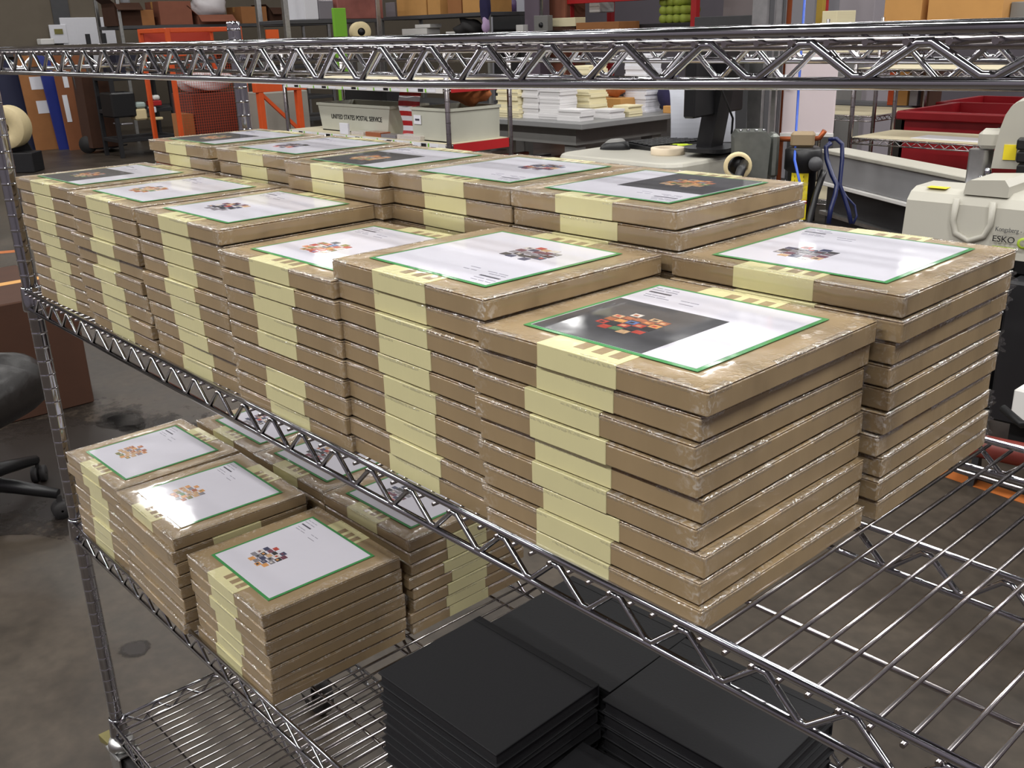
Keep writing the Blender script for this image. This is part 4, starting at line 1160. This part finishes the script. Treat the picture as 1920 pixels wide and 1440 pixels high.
# leaning sheets
def leaning(label, u, ext, m, lean=.18, thick=.03, papers=()):
    y0, y1, z0, z1 = ext
    t = thing('leaning_panel', label, 'panel', (u, (y0 + y1) / 2, 0), 0, 'panels leaning at the far wall')
    w = (y1 - y0) / 2; h = z1 - z0
    MB().prism([(0, 0), (thick, 0), (thick - lean, h), (-lean, h)], -w, w, 'Y').build('sheet', m, t)
    for (a, b, c, d) in papers:
        f = lambda z: thick - lean * z / h + .002
        q = MB(); q.prism([(f(c), c), (f(c) + .003, c), (f(d) + .003, d), (f(d), d)], a, b, 'Y'); q.build('paper_note', WHITEP, t)
    return t
leaning('dark navy panel leaning at the far wall left of the brown sheets', -15.6, (3.751, 4.226, 0, 1.279), BLUE and mat('navy_panel', srgb(24, 28, 60), .6))
leaning('brown cardboard sheet with two white notes leaning at the far wall', -15.4, (4.042, 4.537, 0, 1.356), CARD, .2, .03, ((-.10, .15, .52, .70), (-.12, .16, .86, 1.04)))
leaning('narrow bright blue panel leaning between the brown sheets', -15.2, (4.306, 4.635, 0, 1.352), BLUE, .3, .04)
leaning('wide brown cardboard panel with a bent white strip beside the blue one', -15.0, (4.389, 4.869, 0, 1.343), CARDD and mat('cardboard_brown2', srgb(134, 82, 50), .85, noise=.05, nscale=5), .15, .05, ((-.20, -.13, .40, .78), (-.14, -.07, .88, 1.12)))
# paper roll on a black stand
rs = thing('paper_roll_stand', 'big cream paper roll turning on a black floor stand behind the cart post', 'paper roll', (-12.96, 3.015, 0), -.73)
rz_ = 0.5418
MB().lathe([(.075, -.12), (.25, -.12), (.255, -.11), (.255, .11), (.25, .12), (.075, .12), (.075, -.12)], (0, 0, rz_), 40, 'X').build('roll', ROLL, rs)
MB().lathe([(.0001, -.16), (.03, -.16), (.03, .16), (.0001, .16)], (0, 0, rz_), 14, 'X').build('spindle', CHROME, rs)
MB().prism([(-.28, 0), (.28, 0), (.05, rz_ + .03), (-.05, rz_ + .03)], -.165, -.14, 'X').build('side_plate', BLACKM, rs)
MB().box(-.15, .15, -.3, .3, 0, .24, .01).build('stand_base', BLACKM, rs)
# brown crate far left below
slab_x('wooden_crate', 'orange-brown wooden crate on the floor behind the cart post', 'crate', -11.0, (1.534, 1.919, 0, 0.3), .6, mat('orange_wood', srgb(176, 104, 48), .7, noise=.12, nscale=6, stretch=(1, 1, 8)))
# black rolling rack with bins
steel_rack_x('black steel rack holding bins between brown panels and orange cage', -13.2, 4.4487, 5.3053, .6, [.25, .62, 1.05, 1.45], 1.60, BLACKM)
slab_x('black_bin', 'black open bin with white sticker on the black rack', 'bin', -13.18, (4.423, 4.752, 0.529, 0.8516), .4, BLACKP, 'bins on the black rack', .02)
slab_x('cream_jug', 'cream and pale blue jug standing on the black rack', 'jug', -13.18, (4.721, 4.886, 0.4785, 0.6276), .2, ROLL, None, .02)
slab_x('jug_cap', 'pale blue box above the cream jug on the black rack', 'box', -13.18, (4.747, 4.885, 0.6373, 0.7117), .2, mat('pale_blue', srgb(170, 186, 180), .6), None, .02)
slab_x('red_box', 'red box with white items on the black rack', 'box', -13.18, (4.972, 5.112, 0.6498, 0.7181), .2, REDM, 'bins on the black rack', .01)
slab_x('white_bottle', 'white bottle on top of the red box on the black rack', 'bottle', -13.18, (5.006, 5.1, 0.7248, 0.7892), .1, WHITE, None, .02)
slab_x('white_packet', 'white packet standing under the red box on the black rack', 'packet', -13.18, (4.936, 5.023, 0.5609, 0.6393), .1, WHITEP, None, .01)
slab_x('cream_tray', 'flat cream tray low on the black rack', 'tray', -13.18, (4.942, 5.101, 0.4614, 0.4992), .3, ROLL, None, .01)
slab_x('white_tray', 'flat grey tray sitting on the lowest black rack shelf', 'tray', -13.18, (4.508, 4.673, 0.4323, 0.4542), .3, TILE['grey'], None, .01)
ht = thing('hand_truck', 'black hand truck carrying a dark brown carton beside the brown panel', 'hand truck', (-14.46, 4.638, 0), .7)
for y in (-.2, .2): MB().tube([(0, y, .1), (-.12, y, 1.25)], .018, 8).build('rail', BLACKM, ht)
MB().box(0, .3, -.25, .25, .05, .07).build('toe_plate', BLACKM, ht)
for y in (-.27, .27): MB().lathe([(.001, -.03), (.12, -.03), (.12, .03), (.001, .03)], (-.02, y, .12), 18, 'Y').build('wheel', RUBBER, ht)
open_carton('cardboard_box', 'dark brown carton strapped on the black hand truck', ht.location.x - .02, ht.location.x + .34, ht.location.y - .22, ht.location.y + .22, .075, 1.08, CARDD, False, False)
# orange mesh cage
MESHM = mat('orange_mesh', srgb(196, 70, 26), .5)
def cage(x, y0, y1, ztop, depth):
    t = thing('mesh_cage', 'orange steel cage with wire mesh sides holding dark cartons', 'cage', (x, (y0 + y1) / 2, 0))
    w = (y1 - y0) / 2
    for sx in (0, -depth):
        for sy in (-w, w): MB().box(sx - .02, sx + .02, sy - .02, sy + .02, .1, ztop, .003).build('post', ORANGE, t)
    for z in (.14, 1.36, ztop - .02):
        for sx in (0, -depth): MB().box(sx - .018, sx + .018, -w + .02, w - .02, z - .02, z + .02, .003).build('rail', ORANGE, t)
        for sy in (-w, w): MB().box(-depth + .02, -.02, sy - .018, sy + .018, z - .02, z + .02, .003).build('rail', ORANGE, t)
    MB().box(-depth, 0, -w, w, .10, .125).build('deck', ORANGE, t)
    m = MB()
    n = 30
    for i in range(1, n):
        y = -w + 2 * w * i / n
        m.bar((0, y, .16), (0, y, 1.34), .0022, .0022)
    for i in range(1, 46): m.bar((0, -w, .16 + 1.18 * i / 46), (0, w, .16 + 1.18 * i / 46), .0022, .0022)
    m.build('front_mesh', MESHM, t)
    MB().box(-depth + .01, -depth + .02, -w + .02, w - .02, 1.38, ztop - .04).build('back_panel', REDM and mat('orange_red_panel', srgb(176, 56, 34), .6), t)
    for sx in (-.06, -depth + .06):
        for sy in (-w + .06, w - .06): MB().lathe([(.001, -.02), (.05, -.02), (.05, .02), (.001, .02)], (sx, sy, .05), 14, 'Y').build('wheel', RUBBER, t)
CGX = -9.1; cy0 = 3.4897; cy1 = 4.2367; cz = 1.5976
cage(CGX, cy0, cy1, cz, .62)
GR_ = 'cartons in the orange cage'
open_carton('cardboard_box', 'big dark maroon carton inside the orange cage', CGX - .55, CGX - .08, cy0 + .20, cy1 - .06, .13, .98, mat('maroon_card', srgb(88, 50, 44), .9), False, False, 0, GR_)
open_carton('cardboard_box', 'narrow tan carton standing at the near side of the orange cage', CGX - .30, CGX - .05, cy0 + .06, cy0 + .17, .13, .80, CARD, False, False, 0, GR_)
tag(MB().blob((0, 0, .1), (.2, .28, .11), 3, amp=.3).build('white_bag', PLASTICBAG, None, (CGX - .30, (cy0 + cy1) / 2 + .08, .985)), 'white crumpled bag on the maroon carton in the orange cage', 'bag')
# orange pallet frame further right
of = thing('orange_rack', 'orange steel rack frame with a diagonal brace right of the cage', 'rack', (-8.0, 3.7863, 0))
fw = 4.1804 - 3.7863
for y in (0, fw): MB().box(-.03, .03, y - .025, y + .025, 0, 1.12, .003).build('post', ORANGE, of)
MB().box(-.035, .035, -.05, fw + .08, 1.02, 1.10, .003).build('beam', ORANGE, of)
MB().box(-.02, .02, 0, fw, .60, .64, .003).box(-.02, .02, 0, fw, .12, .16, .003).build('beam', ORANGE, of)
MB().bar((0, .02, 1.0), (0, fw - .02, .66), .025, .03).build('brace', ORANGE, of)
slab_x('grey_crate', 'pale grey crate standing behind the orange frame', 'crate', -8.6, (4.1590, 4.6513, 0, .98), .35, mat('pale_grey', srgb(150, 146, 136), .7, noise=.08, nscale=4), None, .01)

# storage rack along the far wall with cartons, left part
SX = -15.2
steel_rack_x('long dark steel shelving loaded with brown cartons on the far side', SX, 5.5040, 9.2207, .9, [.5, 1.02, 1.7157, 1.8362 + .75], 3.0, GREYD, ZINC)
zsh = 1.7157
for (e, m_, fl_, lab) in (((5.474, 5.866, 2.04), 'CARDD', True, 'dark brown open carton at the near end of the far shelving'),
        ((5.867, 6.069, 1.94), 'CARD', False, 'small tan carton on the far shelving beside the open one'),
        ((6.164, 6.695, 2.061), 'CARD3', False, 'wide reddish brown carton on the far shelving'),
        ((6.791, 7.391, 1.857), 'CARD3', True, 'brown open carton under the white plastic bag'),
        ((7.55, 8.016, 1.975), 'CARD', False, 'mid brown carton right of the white plastic bag'),
        ((8.073, 8.294, 1.957), 'CARDD', True, 'dark open carton between two brown ones on the far shelving'),
        ((8.642, 8.956, 2.124), 'CARD2', False, 'tan carton at the far end of the far shelving')):
    carton_x(lab, SX - .02, (e[0], e[1], zsh, e[2]), .5, {'CARD': CARD, 'CARD2': CARD2, 'CARD3': CARD3, 'CARDD': CARDD}[m_], fl_)
b_ = (6.791, 7.391, 1.857)
tag(MB().blob((0, 0, .16), (.24, .30, .20), 9, amp=.3).build('plastic_bag', PLASTICBAG, None, (SX - .26, (b_[0] + b_[1]) / 2, b_[2] - .03)), 'white plastic bag bulging out of the brown open carton', 'bag')
tag(MB().lathe([(.03, 0), (.07, 0), (.07, .5), (.03, .5)], (0, 0, 0), 20).build('paper_roll', WHITEP, None, (SX - .15, 5.6870 + .02, zsh + .305)).__class__ and bpy.data.objects['paper_roll'], 'white paper roll standing on the tan carton of the far shelving', 'paper roll')
zl2 = 1.02
slab_x('dark_crate', 'dark blue crate on the low shelf behind the orange cage', 'crate', SX - .02, (5.3808, 6.0102, zl2, zl2 + .38), .6, mat('dark_blue_crate', srgb(34, 34, 52), .6), None, .01)
slab_x('brown_crate', 'brown low crate on the low far shelf beside the cage', 'crate', SX - .02, (7.2818, 7.8696, zl2, zl2 + .45), .6, CARDD, None, .01)
sg_ = slab_x('orange_sign', 'small bright orange sign hanging at the far shelving edge', 'sign', SX + .02, (7.941, 8.18, 1.467, 1.613), .03, mat('orange_sign_face', srgb(255, 110, 48), .5), None, .002)
# nearer rack of wrapped goods
RX = -12.2
steel_rack_x('tall rack with grey posts holding wrapped cartons over a green bar', RX, 6.5830, 8.1719, .8, [.4, .9, 1.7039], 2.9, GREYD, ZINC, None, .07)
zr = 1.7039
for (e, m_, lab) in (((6.914, 7.135, 2.028), 'W', 'white roll bundle standing on the rack over the green bar'), ((7.145, 7.389, 1.958), 'G', 'grey lettered carton on the rack over the green bar'), ((7.451, 8.239, 2.044), 'P', 'large pinkish wrapped carton on the rack over the green bar')):
    slab_x('wrapped_carton', lab, 'carton', RX - .02, (e[0], e[1], zr, e[2]), .5, {'W': WHITEP, 'G': TILE['grey'], 'P': mat('pink_wrap', srgb(150, 92, 84), .35, noise=.25, nscale=6)}[m_], 'wrapped cartons on the rack', .01)
gbp = (6.591, 6.777, 1.27, 1.817)
slab_x('green_bar', 'upright lime green bar standing before the wrapped cartons', 'bar', -11.0, (gbp[0], gbp[1], 0, gbp[3]), .05, LIME)

# long dark rack with tan cartons, cream roll and white boxes
RY = 8.6
steel_rack_y('long dark rack with tan cartons on its upper shelf', RY, -12.8380, -10.3006, .8, [.5, 1.4117, 1.7329], 2.6, GREYD, GREYM, None, .05)
zt_ = 1.7329; zm_ = 1.4117
for i, (e, lab) in enumerate((((-12.40, -11.68, 2.036), 'first tan carton on the long dark rack, beside white sticker'), ((-11.65, -11.36, 2.008), 'narrow tan carton second along the long dark rack'), ((-11.19, -10.89, 2.002), 'tan carton third along the long dark rack'), ((-10.86, -10.39, 1.953), 'tan carton at the far end of the long dark rack'))):
    carton_y(lab, RY + .02, (e[0], e[1], zt_, e[2]), .5, CARD2 if i != 2 else CARD)
e = (-12.69, -12.45, 1.936)
slab_y('white_sticker', 'white square label box at the end of the tan cartons', 'box', RY + .02, (e[0], e[1], zt_, e[2]), .2, TILE['grey'], None, .003)
cr = thing('film_roll', 'cream film roll with dark core and crank on the long dark rack', 'film roll', (-11.60, 7.353, 1.525), -.5)
MB().lathe([(.05, 0), (.125, 0), (.13, .01), (.13, .41), (.125, .42), (.05, .42)], (0, 0, 0), 32, 'X').build('roll', ROLL, cr)
MB().lathe([(.0001, -.14), (.02, -.14), (.02, .30), (.048, .38), (.05, .415), (.0001, .415)], (0, 0, 0), 20, 'X').build('core', BLACKP, cr)
MB().tube([(-.13, 0, 0), (-.13, 0, .10), (-.20, 0, .12)], .014, 8).build('crank_handle', CHROME, cr)
MB().box(-.10, -.06, -.04, .04, -cr.location.z, .03).box(-.12, .36, -.2, .2, -cr.location.z, -cr.location.z + .03).build('roll_stand', GREYM, cr)
for i, (u0, v0, u1, v1, lab) in enumerate(((754, 71, 800, 53, 'long white box below the tan cartons on the dark rack'), (778, 53, 806, 45, 'smaller white box on top of the long white one'), (836, 71, 854, 58, 'little white box beside the black bag on the dark rack'))):
    pass
slab_y('white_box', 'long white box below the tan cartons on the dark rack', 'box', RY + .05, (-12.35, -11.74, 1.427, 1.552), .25, WHITE, 'white boxes on the dark rack')
slab_y('white_box', 'smaller white box on top of the long white one', 'box', RY + .05, (-12.02, -11.66, 1.557, 1.608), .22, WHITE, 'white boxes on the dark rack')
slab_y('white_box', 'little white box beside the black bag on the dark rack', 'box', RY + .05, (-11.30, -11.09, 1.42, 1.495), .2, WHITE, 'white boxes on the dark rack')
tag(MB().blob((0, 0, .1), (.24, .18, .13), 4, amp=.4).build('black_bag', RUBBER, None, (-10.93, 8.8, 1.439)), 'black bag slumped on the dark rack under the tan cartons', 'bag')
jk = thing('navy_jacket', 'navy jacket with lilac and cream lining hanging at the dark rack end', 'jacket', (-10.19, 8.45, 1.463), .5)
MB().blob((0, 0, .33), (.07, .05, .22), 6, amp=.35).build('jacket_body', PURPLE, jk); MB().blob((.01, -.02, .10), (.055, .05, .10), 7, amp=.3).build('lining', mat('lilac_cloth', srgb(186, 160, 196), .9), jk)
# grey partition, desk and disconnect box
slab_y('steel_column', 'purplish grey steel column left of the electrical box', 'column', 9.0, (-10.0091, -9.7236, 0, 4.0), .2, mat('column_grey', srgb(104, 92, 104), .7), None, .004)
dk = slab_y('grey_cabinet', 'grey metal cabinet against the pale partition with a bottle on it', 'cabinet', 9.6, (-11.3528, -10.7260, 0, 1.7260), .5, GREYD, None, .01)
slab_y('partition_panel', 'pale partition panel behind the grey cabinet', 'partition', 10.3, (-12.2350, -11.4012, 0, 3.0), .05, mat('pale_partition', srgb(182, 182, 192), .7))
tag(MB().lathe([(.0001, 0), (.045, 0), (.045, .16), (.02, .21), (.02, .25), (.0001, .25)], (0, 0, 0), 14).build('bottle', mat('bottle_purple', srgb(92, 70, 110), .3), None, (-11.09, 9.8, 1.728)), 'dark bottle with narrow neck standing on the grey cabinet', 'bottle')
tag(MB().box(-.07, .07, 0, .1, 0, .12, .004).build('white_carton', WHITE, None, (-10.01, 8.9, 1.436)), 'white carton with brown mark beside the steel column', 'carton')
eb = thing('disconnect_box', 'grey electrical disconnect box with conduit going up on the column', 'electrical box', (-9.593, 8.9, 1.443))
MB().box(-.13, .13, 0, .10, -.15, .22, .004).build('box_body', GREYM, eb)
MB().lathe([(.0001, -.02), (.03, -.02), (.035, 0)], (.01, 0, .10), 16, 'Y').build('knob', BLACKP, eb)
MB().box(-.03, .03, -.004, 0, -.05, .02).build('warning_plate', TILE['pale'], eb)
MB().tube([(-.03, .05, .22), (-.03, .05, 2.0)], .02, 10).build('conduit', ZINC, eb)
# red pallet racking
PR = 9.4
steel_rack_y('red and black pallet racking with cartons right of the electrical box', PR, -9.6088, -7.4222, .9, [.55, 1.5161 , 1.7591 + .35], 2.6, BLACKM, REDM, None, .08)
slab_y('red_beam', 'red pallet rack beam crossing above the cartons', 'beam', PR - .06, (-9.542, -7.861, 1.798, 1.871), .06, REDM)
zz_ = 1.5161
slab_y('brown_column_box', 'tall orange-brown carton standing left of the red racking', 'carton', PR - .1, (-9.8419, -9.5312, 0, 1.9637), .4, CARD3)
tag(MB().box(-.22, .22, 0, .2, 0, .11, .004).build('cream_bundle', PAPERY, None, (-9.37, 9.1, 1.515)), 'cream paper bundle with a lime strap beside the red racking', 'paper bundle')
slab_y('cardboard_box', 'low wide brown carton in front of the red racking', 'box', 9.0, (-9.039, -8.302, 1.405, 1.556), .4, CARD, 'low cartons at the red racking', .004)
slab_y('cardboard_box', 'low brown carton with a white sticker under the cream bundle', 'box', 9.0, (-9.533, -9.057, 1.413, 1.503), .3, CARDD, 'low cartons at the red racking', .004)
slab_y('cardboard_box', 'tan carton on the red racking beside the green tubes', 'box', PR + .05, (-8.2347, -8.0591, zz_ - .3, zz_ - .06), .4, CARD, 'low cartons at the red racking', .004)
for r_ in range(3):
    for c_ in range(4 - (r_ == 2)):
        o = MB().lathe([(.0001, 0), (.05, 0), (.05, .3), (.0001, .3)], (0, 0, 0), 14, 'Y').build('green_tube', mat('green_tube_end', srgb(150, 164, 60), .6), None, (-8.0071 + .105 * c_ + .05, PR + .02, zz_ + .052 + .1 * r_))
        tag(o, 'yellow-green tube end in row %s of the tube stack, number %s along' % (('one', 'two', 'three')[r_], ('one', 'two', 'three', 'four')[c_]), 'tube', 'yellow-green tubes on the racking')
slab_y('white_drum', 'white container between the cartons of the red racking', 'container', PR + .1, (-9.28, -9.087, 1.681, 1.807), .3, WHITE, None, .01)
slab_y('grey_locker', 'pale grey double locker right of the red racking', 'locker', 9.8, (-7.3182, -6.7897, 0, 2.4), .5, mat('locker_grey', srgb(138, 128, 128), .6), None, .006)
slab_y('dark_bench', 'dark bench with a steel edge below the grey locker', 'bench', 9.0, (-7.1316, -6.2484, 0, 1.5727), .6, GREYD)
slab_y('grey_cabinet_tall', 'tall grey cabinet right of the yellow post', 'cabinet', 7.6, (-4.4832, -4.1455, 0, 2.5), .5, mat('cabinet_lilac', srgb(156, 150, 156), .6), None, .006)
slab_y('grey_cabinet_tall', 'second tall grey cabinet behind the copper pipe', 'cabinet', 8.0, (-5.2183, -4.9618, 0, 2.6), .5, mat('cabinet_grey', srgb(150, 148, 154), .6), None, .006)
slab_y('yellow_post', 'yellow bollard post left of the tall grey cabinet', 'post', 7.0, (-4.3446, -4.2842, 0, 2.4), .05, mat('post_yellow', srgb(164, 134, 44), .6))
slab_y('red_sign', 'red fire extinguisher sign with white marks beside the yellow post', 'sign', 7.2, (-4.403, -4.358, 1.562, 1.728), .02, REDM)
slab_y('cream_shelf_box', 'cream box on the cabinet ledge beside the yellow post', 'box', 6.9, (-4.224, -4.09, 1.452, 1.563), .3, PAPERY)
slab_y('ledge_cabinet', 'low grey cabinet with ledge under the cream box', 'cabinet', 6.85, (-4.1945, -4.0014, 0, 1.4504), .4, GREYM)
carton_y('big tan carton with a tape patch, left of two above the shelf', 5.6, (-3, -2.75, 1.441, 1.686), .5, CARD2, False, 'big tan cartons at upper shelf')
carton_y('big tan carton with a tape patch, right of two above the shelf', 5.6, (-2.709, -2.25, 1.435, 1.661), .5, CARD2, False, 'big tan cartons at upper shelf')
slab_y('grey_file_box', 'grey ribbed file box beside the big tan cartons', 'file box', 5.7, (-2.245, -1.964, 1.423, 1.562), .4, GREYM)

# second wire rack with liner and red bulk bins behind
simple_wire_rack('wire rack with cream shelf liners standing before the red bins', -2.62, -1.30, 4.62, 5.12, [.30, .84, 1.22], 1.42, MAPLE)
simple_wire_rack('farther wire rack with cream liners and coloured binders', -3.75, -2.95, 5.5, 6.2, [.30, .88, 1.28], 1.5, MAPLE)
carton_y('carton pair support shelf', 5.58, (-2.2, .2, .0, 1.0), .6, CARDD) if False else None
for i, (u0, u1, m_) in enumerate(((1620, 1634, ORANGE), (1638, 1658, CARD2), (1662, 1678, TILE['grey']), (1684, 1700, CARDD))):
    x0_, x1_ = [(-3.3050, -3.2488), (-3.2329, -3.1540), (-3.1383, -3.0763), (-3.0532, -2.9923)][i]
    tag(MB().box(-(x1_ - x0_) / 2, (x1_ - x0_) / 2, 0, .2, 0, .30, .003).build('binder', m_, None, ((x0_ + x1_) / 2, 6.35, .888)),
        '%s binder standing behind the wire racks' % ('orange', 'tan', 'grey', 'dark brown')[i], 'binder', 'binders behind the wire racks')
bs = thing('low_bench', 'dark low bench carrying the binders behind the wire racks', 'bench', (-3.66, 6.3, 0))
MB().box(-.5, .55, 0, .4, .84, .888, .004).build('bench_top', GREYD, bs)
for x in (-.45, .45): MB().box(x, x + .05, .02, .38, 0, .84, .003).build('leg', GREYD, bs)
def bulk_bin(label, x0, x1, y0, y1, z0, z1):
    t = thing('bulk_bin', label, 'bin', ((x0 + x1) / 2, (y0 + y1) / 2, 0), 0, 'red bulk bins')
    w, d = (x1 - x0) / 2, (y1 - y0) / 2; q = .02
    b = MB()
    b.box(-w, w, -d, d, z0, z0 + q)
    b.box(-w, w, -d, -d + q, z0, z1); b.box(-w, w, d - q, d, z0, z1); b.box(-w, -w + q, -d, d, z0, z1); b.box(w - q, w, -d, d, z0, z1)
    b.build('bin_body', REDBIN, t)
    r = MB(); e = .03
    r.box(-w - e, w + e, -d - e, -d, z1 - .055, z1, .008); r.box(-w - e, w + e, d, d + e, z1 - .055, z1, .008); r.box(-w - e, -w, -d, d, z1 - .055, z1, .008); r.box(w, w + e, -d, d, z1 - .055, z1, .008)
    r.box(-w - .012, w + .012, -d - .012, -d, z1 - .14, z1 - .12, .004)
    r.build('rim', REDBIN, t)
    for sx in (-w + .1, w - .1):
        for sy in (-d + .1, d - .1): MB().lathe([(.001, -.025), (.06, -.025), (.06, .025), (.001, .025)], (sx, sy, .06), 14, 'Y').build('wheel', RUBBER, t)
    MB().box(-w + .03, w - .03, -d + .03, d - .03, .11, z0, .01).build('dolly', GREYD, t)
bx0 = -2.7287; zr1 = 0.9327
bulk_bin('red plastic bulk bin on wheels behind the lined wire rack', bx0, bx0 + 1.35, 5.45, 6.25, .2, zr1)
bx2 = -2.9716; zr2 = 0.9112
bulk_bin('second red bulk bin standing behind the first one', bx2, bx2 + 1.2, 6.5, 7.2, .2, zr2)
sh2 = MB().box(-.30, .30, -.10, .10, 0, .0015).build('paper_sheet', WHITEP, None, (-2.0, 4.80, .849)); sh2.rotation_euler = (0, 0, -.05); tag(sh2, 'white paper sheet lying on the cream shelf liner before the red bins', 'paper')
